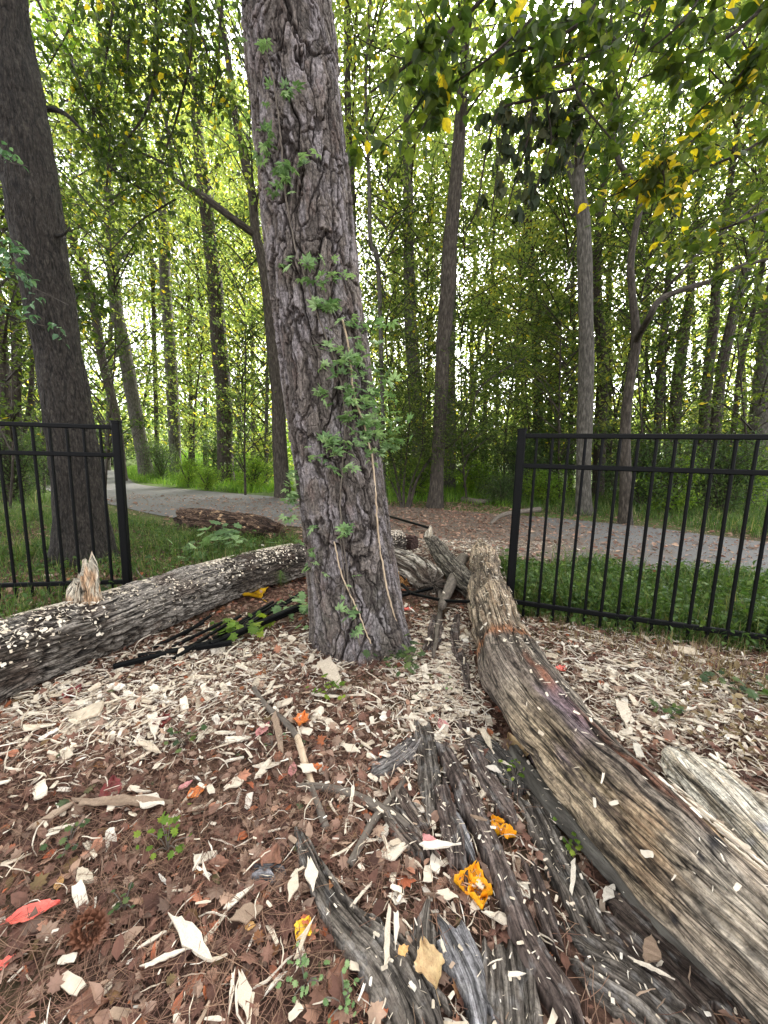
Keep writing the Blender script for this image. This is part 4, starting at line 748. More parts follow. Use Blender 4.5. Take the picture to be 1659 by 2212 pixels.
b.scatter(LEAF1, pos, rotm(rs.uniform(0, 6.3, n), rs.normal(0, .7, n), rs.normal(0, .7, n)), .36*rs.uniform(.6, 1.3, n), vv, 0)
tag(b.build('distant_woods', [MT['leaf_far'], MT['bark_far']]), 'hazy mass of far trees and undergrowth closing the view', 'woods', kind='stuff')

# ================================================================== near branches overhead
def branch(label, lines, Y, spread, nper, leaf, mat, tmpl=LEAF3, droop=.5, group='leafy branches hanging into the top of the photo', yj=.35, vr=(0, .9), yellow=.03, nm='leafy_branch', wood='bark_dark'):
    b = B(); pts = []
    for ln in lines:
        P = np.array([[*at(a_, c_, Y+random.uniform(-yj, yj)*.6), w_*Y/F_/2] for a_, c_, w_ in ln]); R = resample(P, step=.04)[0]; addtube(b, R[:, :3], R[:, 3], 6, 0); T = np.gradient(R[:, :3], axis=0)
        for k in range(nper):
            i = random.randrange(len(R)); s = R[i, :3]; e = s+np.random.default_rng(k+len(pts)).normal(0, 1, 3)*[spread, spread*.8, spread*.6]; mid = (s+e)/2+[0, 0, .04]
            tw = resample(np.array([s, mid, e-[0, 0, spread*.25]]), 7)[0]; addtube(b, tw, np.linspace(.003, .0012, 7), 3, 0, cap=False)
            for q in tw[2:]:
                for _ in range(2): pts.append(q)
    pts = np.array(pts)+rng.normal(0, .018, (len(pts), 3)); n = len(pts); r = empty(nm, pts.mean(0), label, 'branch', group); v = rng.uniform(*vr, n); v = np.where(rng.random(n) < yellow, .985, np.minimum(v, .92))
    b.build('twigs', MT[wood], r); c = B(); c.scatter(tmpl, pts, rotm(rng.uniform(0, 6.283, n), rng.normal(-droop, .4, n), rng.normal(0, .45, n)), leaf*rng.uniform(.55, 1.25, n), v); c.build('leaves', MT[mat], r); return r
L9 = dict(leaf=.085, mat='leaf')
branch('broad leaved green branch right beside the pine at the top', [[(1100, -60, 7), (980, 60, 6), (880, 140, 5), (800, 200, 3)], [(980, 60, 4), (900, 230, 3), (800, 330, 2)], [(1150, 40, 5), (1050, 130, 4), (960, 200, 3), (900, 300, 2)]], 2.9, .22, 16, **L9)
branch('dense green branch across the top edge, centre right', [[(1320, -40, 7), (1240, 60, 6), (1100, 120, 5), (1020, 150, 3)], [(1240, -30, 5), (1230, 120, 4), (1250, 210, 4), (1320, 300, 3)], [(1420, 0, 5), (1330, 90, 4), (1250, 130, 3), (1100, 170, 2)]], 3.0, .26, 20, **L9)
branch('green branch filling the top right corner', [[(1720, -60, 8), (1600, 60, 6), (1480, 130, 5), (1380, 170, 3)], [(1700, 80, 5), (1600, 160, 4), (1500, 250, 3)], [(1540, -60, 5), (1480, 40, 4), (1400, 110, 3)]], 2.8, .26, 18, yellow=.05, **L9)
branch('olive branch with yellow leaves at the right, above the fence', [[(1720, 240, 6), (1620, 320, 5), (1500, 370, 4), (1400, 400, 3)], [(1720, 420, 6), (1600, 480, 4), (1480, 520, 3)], [(1500, 370, 3), (1460, 430, 2), (1400, 470, 2)]], 3.3, .26, 14, yellow=.09, vr=(.3, .95), **L9)
branch('yellow spotted leafy twig over the forked trunk', [[(1500, 300, 4), (1430, 350, 4), (1350, 410, 3), (1300, 430, 2)], [(1430, 350, 3), (1440, 430, 2)]], 3.1, .16, 12, leaf=.075, mat='leaf', yellow=.35, vr=(.4, .95))
branch('withered drooping branch of dark hanging leaves in the upper middle', [[(1240, 190, 6), (1150, 215, 5), (1080, 240, 5), (1050, 330, 4), (1030, 450, 3), (1005, 500, 2)], [(1150, 215, 4), (1140, 300, 4), (1110, 400, 3), (1090, 480, 2)], [(1180, 220, 4), (1190, 310, 3), (1160, 400, 3), (1150, 440, 2)], [(1090, 260, 3), (1070, 400, 3), (1060, 480, 2)]], 3.0, .085, 6, leaf=.075, mat='leaf_dead', droop=1.35, yj=.1)
branch('small hanging twig with withered leaves right of the drooping one', [[(1240, 230, 4), (1215, 300, 3), (1200, 380, 2)], [(1230, 250, 3), (1170, 290, 2)]], 3.3, .08, 9, leaf=.08, mat='leaf_dead', droop=1.2, yj=.1)
branch('lush dark green branch over the path at the upper left', [[(330, -60, 7), (340, 100, 6), (320, 230, 5), (260, 320, 3)], [(420, -40, 6), (410, 120, 5), (380, 260, 4), (350, 340, 3)], [(250, -40, 5), (230, 120, 4), (200, 260, 3)], [(480, 0, 4), (470, 150, 3), (450, 260, 2)], [(300, -30, 5), (280, 80, 4), (270, 200, 3)], [(390, -30, 5), (440, 90, 4), (460, 180, 3)], [(150, 120, 4), (190, 220, 3), (240, 300, 2)]], 4.6, .42, 46, leaf=.075, mat='leaf', tmpl=LEAF2)
branch('second green spray lower on the upper left, over the arching limb', [[(180, 300, 5), (260, 380, 4), (330, 420, 3)], [(370, 360, 5), (300, 330, 4), (240, 340, 3)], [(380, 430, 4), (300, 480, 3), (240, 540, 2)]], 5.2, .42, 34, leaf=.075, mat='leaf', tmpl=LEAF2)
branch('bright lime green spray at the top left beside the broad trunk', [[(60, -50, 6), (110, 60, 4), (170, 140, 3)], [(180, -40, 4), (150, 60, 3), (100, 150, 2)]], 5.0, .36, 16, leaf=.075, mat='leaf_lime', tmpl=LEAF2)
branch('bluish green leafy twigs in front of the broad left trunk', [[(-40, 560, 4), (30, 600, 3), (110, 640, 2), (150, 660, 2)], [(-30, 660, 4), (40, 690, 3), (100, 705, 2)], [(-20, 480, 3), (30, 520, 2), (60, 560, 2)]], 2.9, .1, 5, leaf=.055, mat='leaf_cool', tmpl=LEAF2)
branch('pale leafy twig at the left edge, high on the broad trunk', [[(-30, 330, 3), (20, 350, 2), (60, 360, 2)]], 3.0, .08, 6, leaf=.05, mat='leaf_cool', tmpl=LEAF2)
branch('dark leafy sprig hanging between the two leftmost path trees', [[(140, 600, 4), (190, 650, 3), (230, 690, 3)], [(170, 630, 3), (160, 690, 2)]], 4.4, .16, 10, leaf=.09, mat='leaf', tmpl=LEAF2)
branch('low leafy branch sweeping in at the right edge above the fence', [[(1700, 560, 5), (1620, 600, 4), (1540, 620, 3)], [(1700, 660, 4), (1620, 680, 3)]], 3.6, .25, 12, leaf=.08, mat='leaf', tmpl=LEAF2)

# creeper on the pine
cv = empty('creeper_vine', (PINE[0], PINE[1]-.3, 0), 'fresh green creeper climbing the bark of the pine', 'vine')
vines = [[(778, 1400), (760, 1300), (745, 1200), (735, 1100), (740, 1000), (745, 900), (730, 800), (700, 720), (680, 660), (660, 600), (640, 540), (620, 440), (610, 340), (600, 240), (585, 150), (555, 80)],
  [(868, 1380), (840, 1290), (820, 1180), (812, 1080), (805, 1000), (790, 930), (765, 850), (755, 760), (740, 690)], [(722, 1170), (738, 1240), (760, 1290), (785, 1350), (800, 1390)], [(745, 1400), (742, 1330), (744, 1250), (735, 1160)], [(655, 1170), (668, 1210), (690, 1260)]]
b = B(); bt = B()
for k, vn in enumerate(vines):
    P = []
    for px, py in vn: q = on_trunk(px, py); q = q+(EYE-q)/np.linalg.norm(EYE-q)*.012; P.append(q)
    R = resample(np.array(P), step=.02)[0]; R = R+rng.normal(0, .0015, R.shape); addtube(bt if k in (1, 2) else b, R, np.full(len(R), (.0035, .0045, .0035, .0025, .0025)[k]), 5)
b.build('stem', MT['stick'], cv); bt.build('stem', MT['barewood'], cv)
cl = [(800, 870, 65, 85, 150), (740, 780, 55, 60, 60), (805, 930, 50, 60, 80), (710, 960, 40, 25, 50), (700, 655, 32, 14, 22), (790, 700, 45, 20, 34), (720, 600, 50, 14, 22), (640, 360, 45, 30, 26), (650, 565, 60, 16, 18), (615, 190, 30, 16, 10), (600, 390, 30, 40, 14), (560, 90, 30, 18, 8), (628, 1060, 12, 55, 40), (688, 850, 22, 12, 14), (680, 1200, 25, 60, 18), (760, 1300, 30, 90, 16), (720, 1010, 25, 14, 12), (840, 960, 22, 28, 40), (745, 1145, 18, 16, 14), (575, 300, 16, 60, 16)]
P = []
for cx, cy, sx_, sy_, k in cl:
    for _ in range(int(k*.75)):
        px, py = random.gauss(cx, sx_*.55), random.gauss(cy, sy_*.55); q = on_trunk(px, py); P.append(q+(EYE-q)/np.linalg.norm(EYE-q)*random.uniform(.02, .09))
P = np.array(P); n = len(P); b = B(); b.scatter(CREEP, P, rotm(rng.normal(math.pi*0, 1.4, n), rng.normal(-.2, .5, n), rng.normal(0, .5, n))@rotm(np.zeros(1), np.full(1, .5)), rng.uniform(.026, .062, n), rng.uniform(0, 1, n)); b.build('leaves', MT['leaf_vine'], cv)
# ================================================================== what lies on the ground
def chip_t(seed, L_, Wd, th, jag=.25, n=9):
    rs = np.random.default_rng(seed); y = np.linspace(-.5, .5, n); tp = rs.choice([0, .35, .9]); tq = rs.choice([0, .2, .8]); pr = (1-tp*np.clip(y*2, 0, 1)**1.2)*(1-tq*np.clip(-y*2, 0, 1)**1.2)
    x0 = -Wd/2*pr*rs.uniform(.72, 1.15, n); x1 = Wd/2*pr*rs.uniform(.72, 1.15, n)
    bend = rs.uniform(-.06, .06); tw = rs.uniform(-.5, .5); V = []; J = np.zeros((n, 3)); J[0] = rs.uniform(-.14, .14, 3); J[-1] = rs.uniform(-.14, .14, 3)
    if n > 5: J[1:-1] = rs.uniform(-.03, .03, (n-2, 3))
    for zz in (1, -1):
        for i in range(n):
            for q, x in enumerate((x0[i], (x0[i]+x1[i])/2+rs.uniform(-.1, .1)*Wd, x1[i])): V.append((x+bend*(1-4*y[i]**2), y[i]*L_+J[i, q], zz*th/2*(1 if zz > 0 else .6)+tw*x*y[i]*.8+rs.uniform(-.3, .3)*th+.12*bend*L_*(1-4*y[i]**2)))
    F = []; m = 3*n
    for i in range(n-1):
        a = 3*i
        F += [(a, a+1, a+4, a+3), (a+1, a+2, a+5, a+4), (m+a+3, m+a+4, m+a+1, m+a), (m+a+4, m+a+5, m+a+2, m+a+1), (a+3, m+a+3, m+a, a), (a+2, m+a+2, m+a+5, a+5)]
    F += [(0, m, m+1, 1), (1, m+1, m+2, 2), (3*(n-1)+1, m+3*(n-1)+1, m+3*(n-1), 3*(n-1)), (3*(n-1)+2, m+3*(n-1)+2, m+3*(n-1)+1, 3*(n-1)+1)]
    return tm(V, F)
CT = [chip_t(i, 1, w_, t_) for i, (w_, t_) in enumerate([(.1, .05), (.14, .05), (.2, .06), (.26, .08), (.42, .07), (.6, .06), (.16, .08), (.08, .05), (.32, .05), (.2, .1), (.45, .1), (.12, .04)])]
CTs = [chip_t(100+i, 1, w_, t_, n=4) for i, (w_, t_) in enumerate([(.08, .05), (.12, .05), (.2, .08), (.4, .08), (.16, .1), (.55, .08)])]
def gauss(px, py, cx, cy, sx, sy, rot=0.):
    dx, dy = px-cx, py-cy; c, s = math.cos(rot), math.sin(rot); return np.exp(-((dx*c+dy*s)/sx)**2-((-dx*s+dy*c)/sy)**2)
def cdens(P):
    px, py, z = proj(P); d = .13+1.6*gauss(px, py, 270, 1530, 330, 95, -.12)+1.7*gauss(px, py, 960, 1400, 75, 130)+1.3*gauss(px, py, 1000, 1570, 160, 120)+.95*gauss(px, py, 1380, 1480, 280, 110, .3)+.6*gauss(px, py, 560, 1420, 130, 50)+.5*gauss(px, py, 1500, 1600, 200, 110, .3)+.3*gauss(px, py, 1000, 1900, 300, 300)
    return d*np.clip((2.7-z)/.5, .05, 1)+(z > 2.6)*.7*gauss(px, py, 960, 1150, 200, 50)
def samp(n, dens, xr=(-3, 3), yr=(.35, 4.8)):
    out = []; tot = 0
    while tot < n:
        P = np.stack([rng.uniform(*xr, 40000), rng.uniform(*yr, 40000), np.zeros(40000)], 1); P = P[rng.random(40000) < dens(P)/3.0]; px, py, z = proj(P); P = P[(px > -120) & (px < 1780) & (py < 2330)]
        out.append(P); tot += len(P)
    P = np.concatenate(out)[:n]; P[:, 2] = gz(P[:, 0], P[:, 1]); return P
def inlog(P, m=0.):
    r = np.zeros(len(P), bool)
    for R in (R1, R2):
        q = R[::12]; d = np.sqrt(((P[:, None, :2]-q[None, :, :2])**2).sum(2)).min(1); r |= d < .125+m
    r |= np.hypot(P[:, 0]-PINE[0], P[:, 1]-PINE[1]) < .22; return r
def torn():
    i0, i1 = [int(np.argmin(np.abs(SPY-v))) for v in (1790, 1990)]; T, N, Bn = frames(R2[:, :3]); b = B(); rs = np.random.default_rng(3)
    for i in range(30):
        k = rs.integers(min(i0, i1), max(i0, i1)); a = rs.uniform(-1.25, -.1); z = N[k]*math.cos(a)+Bn[k]*math.sin(a); q = R2[k, :3]+z*(R2[k, 3]+rs.uniform(-.004, .006)); y = T[k]+N[k]*rs.normal(0, .08)+Bn[k]*rs.normal(0, .12); y -= z*(y@z); y /= np.linalg.norm(y); L_ = rs.uniform(.03, .08)
        b.scatter(CT[int(rs.choice([0, 1, 2, 3, 6, 8]))], q[None], np.stack([np.cross(y, z), y, z], 1)[None], np.array([[L_*.9, L_, L_*1.2]]), rs.choice([.45, .15, .75, .8, .93]))
    b.build('torn_wood', MT['chip'], rlog)
torn()
bpy.context.view_layer.update()
from mathutils.bvhtree import BVHTree
_vs, _ps = [], []
for o in COL.objects:
    if o.type == 'MESH' and o.name.split('.')[0] in ('bark_strip', 'bark_slab', 'stick', 'branch', 'wood_slab'):
        k0 = len(_vs); v = np.empty(len(o.data.vertices)*3, np.float32); o.data.vertices.foreach_get('co', v); v = v.reshape(-1, 3)+np.array(o.location); _vs += v.tolist(); l = np.empty(len(o.data.loops), np.int32); o.data.loops.foreach_get('vertex_index', l); l = (l+k0).tolist(); st = 0
        for pg in o.data.polygons: _ps.append(l[pg.loop_start:pg.loop_start+pg.loop_total])
BV = BVHTree.FromPolygons(_vs, _ps)
def drop(x, y):
    h = BV.ray_cast(Vector((x, y, 1.0)), Vector((0, 0, -1))); z = float(gz(x, y)); return max(z, h[0].z) if h[0] is not None else z
def offslab(P, keep=.12):
    k = rng.random(len(P)); m_ = np.array([k[i] < keep or BV.ray_cast(Vector((p[0], p[1], 1.0)), Vector((0, 0, -1)))[0] is None for i, p in enumerate(P)]); P = P[m_]
    for p in P[k[m_] < keep]: p[2] = drop(p[0], p[1])
    return P
# leaf litter: curled fragments
def ldens(P): px, py, z = proj(P); return 1.2+.4*gauss(px, py, 300, 1950, 600, 400)
P = offslab(samp(38000, ldens, yr=(.3, 3.6)), .03); n = len(P); P[:, 2] += rng.uniform(.0, .016, n); b = B(); sc_ = np.minimum(rng.gamma(3, .007, n)+.005, .048)
for T_, sel in ((LEAF2, rng.random(n) < .5),): b.scatter(T_, P[sel], rotm(rng.uniform(0, 6.3, sel.sum()), rng.normal(0, .4, sel.sum()), rng.normal(0, .5, sel.sum())), sc_[sel], rng.random(sel.sum())); b.scatter(LOBE, P[~sel], rotm(rng.uniform(0, 6.3, (~sel).sum()), rng.normal(0, .35, (~sel).sum()), rng.normal(0, .4, (~sel).sum())), sc_[~sel]*1.1, rng.random((~sel).sum()))
tag(b.build('leaf_litter', MT['litter']), 'brown and reddish leaf litter covering the ground round the pine', 'leaf litter', kind='stuff')
# litter on and around the path
def pl(P): px, py, z = proj(P); return .5+2.6*gauss(px, py, 960, 1140, 230, 60)+.8*gauss(px, py, 1500, 1190, 250, 40)+.5*gauss(px, py, 560, 1100, 150, 60)
P = samp(17000, pl, xr=(-6, 7), yr=(3.2, 9)); n = len(P); P[:, 2] += rng.uniform(.016, .03, n); b = B()
b.scatter(LEAF2, P, rotm(rng.uniform(0, 6.3, n), rng.normal(0, .25, n), rng.normal(0, .3, n)), rng.uniform(.012, .05, n)*(1+(rng.random(n) < .12)*1.2), np.where(rng.random(n) < .6, rng.uniform(.3, .66, n), rng.uniform(.75, .89, n)))
tag(b.build('path_litter', MT['litter']), 'fallen leaves and wood crumbs strewn over the path beyond the logs', 'leaf litter', kind='stuff')
# pine needles
V = []; F = []
for k in range(5): y = k/4; V += [(-.004, y-.5, .06*(1-(2*y-1)**2)), (.004, y-.5, .06*(1-(2*y-1)**2))]
for k in range(4): F.append((2*k, 2*k+1, 2*k+3, 2*k+2))
NT = tm(V, F); V2 = [(x+.12*(1-4*y*y), y, z) for x, y, z in V]; NT2 = tm(V2, F)
def nd(P): px, py, z = proj(P); return .5+2.2*gauss(px, py, 350, 1900, 620, 420)+1.2*gauss(px, py, 620, 1480, 200, 90)+.5
b = B()
for T_ in (NT, NT2):
    P = offslab(samp(14000, nd, yr=(.3, 2.9)), .02); n = len(P); P[:, 2] += rng.uniform(.0, .017, n); b.scatter(T_, P, rotm(rng.uniform(0, 6.3, n), rng.normal(0, .12, n), 0), rng.uniform(.07, .15, n), rng.random(n))
tag(b.build('pine_needles', MT['needle']), 'russet fallen pine needles woven through the litter', 'pine needles', kind='stuff')
# small chips
P = samp(17000, cdens); P = offslab(P[~inlog(P)], .1); n = len(P); P[:, 2] += rng.uniform(.002, .024, n); b = B(); k = rng.integers(0, 6, n); sz = rng.gamma(1.5, .013, n)+.004
for j in range(6):
    s = k == j; m_ = s.sum(); b.scatter(CTs[j], P[s], rotm(rng.uniform(0, 6.3, m_), rng.normal(0, .22, m_), rng.normal(0, .25, m_)), sz[s], rng.random(m_))
FB = []
for sd in (1, 2, 3):
    r_ = np.random.default_rng(sd); cx_ = r_.uniform(-.18, .18); FV = []; FF = []
    for i in range(6): y = i/5; w_ = .03*(1-.6*abs(2*y-1))*r_.uniform(.6, 1.4); x = cx_*math.sin(math.pi*y)+.03*r_.normal(); z = .1*math.sin(math.pi*y)*r_.uniform(.3, 1.2); FV += [(x-w_, y-.5, z), (x, y-.5, z+.03), (x+w_, y-.5, z)]
    for i in range(5): a_ = 3*i; FF += [(a_, a_+1, a_+4, a_+3), (a_+1, a_+2, a_+5, a_+4)]
    FB.append(tm(FV, FF))
for T_ in FB:
    P = samp(2300, cdens); P = offslab(P[~inlog(P)], .2); n = len(P); P[:, 2] += rng.uniform(.006, .024, n); b.scatter(T_, P, rotm(rng.uniform(0, 6.3, n), rng.normal(0, .2, n), rng.normal(0, .2, n)), rng.gamma(2.5, .013, n)+.012, rng.random(n))
tag(b.build('small_wood_chips', MT['chip']), 'countless small pale wood chips and splinters strewn round both logs', 'wood chips', kind='stuff')
# chips sprinkled on the two logs and on the slabs
def onlog(R, n, bias, r0, sizes, seed, amp=.008, smin=0., smax=1., f=None):
    rs = np.random.default_rng(seed); i = rs.integers(int(len(R)*smin), int((len(R)-1)*smax), n); T, N, Bn = frames(R[:, :3]); a = rs.normal(bias, .62, n); q = R[i, :3]+(N[i]*np.cos(a)[:, None]+Bn[i]*np.sin(a)[:, None])*(R[i, 3]+amp)[:, None]
    z = N[i]*np.cos(a)[:, None]+Bn[i]*np.sin(a)[:, None]; y = rs.normal(0, 1, (n, 3)); y -= z*(y*z).sum(1)[:, None]; y /= np.linalg.norm(y, axis=1)[:, None]; M = np.stack([np.cross(y, z), y, z], 2)
    if f is not None: keep = f(q) > rs.random(n); q, M = q[keep], M[keep]
    return q, M, rs.uniform(*sizes, len(q))
clump = lambda q: sst(.3, .56, fbm(q[:, 0]*7, q[:, 1]*7, q[:, 2]*7, 3, 5))
b = B(); q, M, s = onlog(R1, 8500, -.05, 0, (.0035, .018), 1, .004, f=clump); k = rng.integers(0, 6, len(q))
for j in range(6): b.scatter(CTs[j], q[k == j], M[k == j], np.stack([s[k == j]*1.5, s[k == j], s[k == j]*1.6], 1), rng.uniform(.45, .84, (k == j).sum()))
tag(b.build('chips_on_log', MT['chip']), 'white chips and flakes stuck all over the top of the speckled log', 'wood chips', kind='stuff')
b = B(); q, M, s = onlog(R2, 420, 0., 0, (.006, .026), 2, .004); k = rng.integers(0, 6, len(q))
for j in range(6): b.scatter(CTs[j], q[k == j], M[k == j], s[k == j], rng.uniform(.2, .84, (k == j).sum()))
tag(b.build('chips_on_bare_log', MT['chip']), 'few pale splinters resting on top of the debarked log', 'wood chips', kind='stuff')
P = samp(2600, lambda P: 3.0*gauss(*proj(P)[:2], 1080, 1950, 330, 300)+.4, yr=(.35, 2.0)); hit = [(x, y, BV.ray_cast(Vector((x, y, 1.0)), Vector((0, 0, -1)))[0]) for x, y, _ in P]; Q = np.array([[x, y, h.z+.003] for x, y, h in hit if h is not None]); n = len(Q); b = B(); k = rng.integers(0, 6, n); sz = rng.uniform(.003, .015, n)
for j in range(6): s = k == j; b.scatter(CTs[j], Q[s], rotm(rng.uniform(0, 6.3, s.sum()), rng.normal(0, .15, s.sum()), rng.normal(0, .2, s.sum())), sz[s], rng.random(s.sum()))
tag(b.build('chips_on_bark', MT['chip']), 'tiny splinters sprinkled over the bark slabs', 'wood chips', kind='stuff')
# individual larger chips
CHM = []
for i, t_ in enumerate(CT):
    bb = B(); bb.add(t_[0], t_[1], t_[2]); CHM.append(bb.mesh('wood_chip', MT['chip']))
CG = 'larger pale wood chips lying on the litter'
LMK = [('the large red leaf', 72, 1976), ('the dark red leaf', 240, 1712), ('the orange red leaf', 425, 1715), ('the pink leaf', 568, 1578), ('the bright seedling', 362, 1838), ('the pine cone', 190, 2008), ('the largest white piece', 385, 2050), ('the white block', 535, 1990), ('the golden crinkled leaf', 655, 2012), ('the tan lobed leaf', 925, 2120),
 ('the larger yellow orange leaf', 1022, 1922), ('the smaller yellow orange leaf', 1083, 1797), ('the ochre leaf', 1395, 1937), ('the dull yellow leaf', 1115, 1620), ('the yellow leaf by the log', 548, 1286), ('the maroon leaf', 158, 1500), ('the curved stick', 610, 1560), ('the stripped stick', 660, 1650), ('the crooked branch', 740, 1710), ('the slanting grey stick', 820, 1770), ('the charcoal slab tip', 640, 1790), ('the lone bark chunk', 570, 1886),
 ('the ridged strip', 925, 1660), ('the clean white plate', 718, 1470), ('the pine foot', 780, 1430), ('the ivy leaves', 875, 1440), ('the leaf pair in the chips', 962, 1500), ('the fence wreck', 500, 1390), ('the right fence foot', 1240, 1350), ('the cream slab', 1470, 1650), ('the bright white plate', 1342, 1550), ('the burgundy leaf', 1170, 1455), ('the side weed', 1440, 1560), ('the edge weed', 1600, 1500), ('the lilac bark wedge', 1000, 2100), ('the bark flake', 880, 1740), ('the bottom edge sliver', 500, 2160), ('the cream block', 330, 1580), ('the white flake end', 325, 1745), ('the pale left splinter', 110, 1780), ('the rising white splinter', 573, 1670), ('the forked stick', 945, 1340), ('the log foot', 1100, 1560), ('the log middle', 1250, 1700), ('the broad ribbed slab', 1105, 2110), ('the sprig under the drift', 400, 1610), ('the pink chip', 578, 1507), ('the far log end', 960, 1290)]
USED = set()
def clabel(px, py, shp, sz, hidden=False):
    ls = sorted(LMK, key=lambda l: math.hypot(px-l[1], (py-l[2])*1.2))
    for lm in ls[:14]:
        dx, dy = px-lm[1], py-lm[2]; d = math.hypot(dx, dy)
        dr = ('right of' if dx > 0 else 'left of') if abs(dx) > 2.2*abs(dy) else ('above' if dy < 0 else 'below') if abs(dy) > 2.2*abs(dx) else ('up' if dy < 0 else 'down')+(' and right of' if dx > 0 else ' and left of')
        nr = 'just ' if d < 55 else '' if d < 120 else 'well '
        t = '%s %s wood chip %s%s %s' % (sz, shp, nr, dr, lm[0])
        if t not in USED and len(t.split()) <= 16: USED.add(t); return t
    return '%s %s wood chip %s' % (sz, shp, 'near '+ls[0][0])
def putchip(x, y, L_, k, yaw, pitch=0., roll=0., label=None, wd=1., lift=None):
    o = bpy.data.objects.new('wood_chip', CHM[k]); COL.objects.link(o); z = drop(x, y)+(.017 if lift is None else lift); M = rotm(yaw, pitch, roll)[0]
    o.matrix_world = Matrix.Translation((x, y, z)) @ Matrix(M.tolist()).to_4x4() @ Matrix.Diagonal((L_*wd, L_, L_, 1)); px, py, _ = proj([x, y, z]); shp = ['thin straight', 'slim', 'flat', 'blocky', 'broad', 'wide squarish', 'narrow', 'needle thin', 'broad pale', 'thick', 'chunky', 'long thin'][k]
    sz = 'small' if L_ < .05 else 'medium' if L_ < .075 else 'large'
    tag(o, label or clabel(px, py, shp, sz), 'wood chip', None if label else CG); return o
big = [((375, 2000), (458, 2095), 4, .55, 'largest flat white wood piece at the lower left'), ((312, 2112), (400, 2068), 0, 1.6, 'straight white sliver lying across the largest flat piece'), ((500, 1998), (568, 1975), 4, 1.4, 'white rectangular wood block right of the largest flat piece'), ((555, 1700), (592, 1640), 2, 1., 'upright looking flat white splinter left of the curved stick'), ((590, 1555), (606, 1635), 1, 1., 'long pointed white splinter beside the curved stick, upper'),
  ((700, 1442), (738, 1498), 8, 1., 'clean white wood plate right in front of the pine foot'), ((490, 1608), (540, 1604), 8, 1., 'small white block left of the pointed splinter'), ((60, 1810), (175, 1740), 2, .9, 'long pale splintered piece at the left, rising right'), ((170, 1755), (350, 1745), 0, 1.3, 'longest white splinter pair end on the left litter'), ((295, 1740), (352, 1752), 5, 1., 'wide white flake at the end of the longest splinter'),
  ((145, 1540), (200, 1520), 4, 1., 'broad cream chip under the speckled log near the red leaf'), ((325, 1550), (335, 1605), 2, 1.2, 'upright cream block in the chip drift'), ((305, 1615), (345, 1640), 3, 1., 'white chunk right of the drift'), ((1335, 1520), (1350, 1580), 2, 1.4, 'bright white plate standing out between log and fence'), ((1035, 1598), (1062, 1645), 2, 1., 'white pointed plate left of the debarked log'),
  ((505, 2120), (495, 2210), 0, 1.4, 'long white sliver at the bottom edge, left'), ((520, 2125), (535, 2210), 5, .7, 'white split plate beside the bottom edge sliver'), ((640, 1900), (625, 1960), 5, .8, 'white torn flake beside the charcoal slab'), ((668, 1890), (676, 1955), 5, .8, 'double pointed white flake touching the charcoal slab'), ((905, 1860), (985, 1855), 2, 1., 'white splintered sheaf crossing under the long strip'),
  ((945, 1945), (985, 1955), 5, 1., 'white triangular chip above the lilac bark wedge'), ((1360, 2105), (1440, 2150), 0, 1.4, 'thin white splinter lying on the ribbed slab at lower right'), ((1095, 2145), (1130, 2140), 3, 1., 'knobbly cream chip on the broad ribbed slab'), ((1300, 1960), (1325, 1925), 4, 1., 'cream chip on the flat brown slab'), ((590, 1500), (565, 1515), 3, 1., 'pinkish white chip left of the pine foot plate'),
  ((740, 1620), (775, 1635), 5, 1., 'flat cream chip between curved stick and bark strips'), ((640, 2090), (668, 2020), 1, 1.2, 'straight white sliver right of the yellow curled leaf'), ((1010, 1800), (1045, 1815), 9, 1., 'pale chip stuck between two brown strips'), ((760, 1975), (800, 1925), 1, .8, 'thin pale splinter beside the charcoal slab edge'), ((1430, 1680), (1470, 1640), 9, 1.1, 'pale chunk against the cream slab')]
for (p0, p1, k, wd, lb) in big:
    a_, c_ = onG(*p0), onG(*p1); d_ = c_-a_; m_ = (a_+c_)/2; putchip(m_[0], m_[1], np.linalg.norm(d_[:2]), k, math.atan2(-d_[0], d_[1]), label=lb, wd=wd*(1 if k not in (4, 5) else 1), lift=.022)
P = samp(900, lambda P: cdens(P)+.45, yr=(.45, 2.5)); P = P[~inlog(P, .03)]; px, py, _ = proj(P); P = P[(px > 0) & (px < 1659) & (py < 2200)][:268]
for i, (x, y, z) in enumerate(P): putchip(x, y, float(.03+.06*rng.random()**1.6), int(rng.integers(0, 12)), rng.uniform(0, 6.3), rng.normal(0, .12), rng.normal(0, .15), wd=float(rng.uniform(.8, 1.3)))

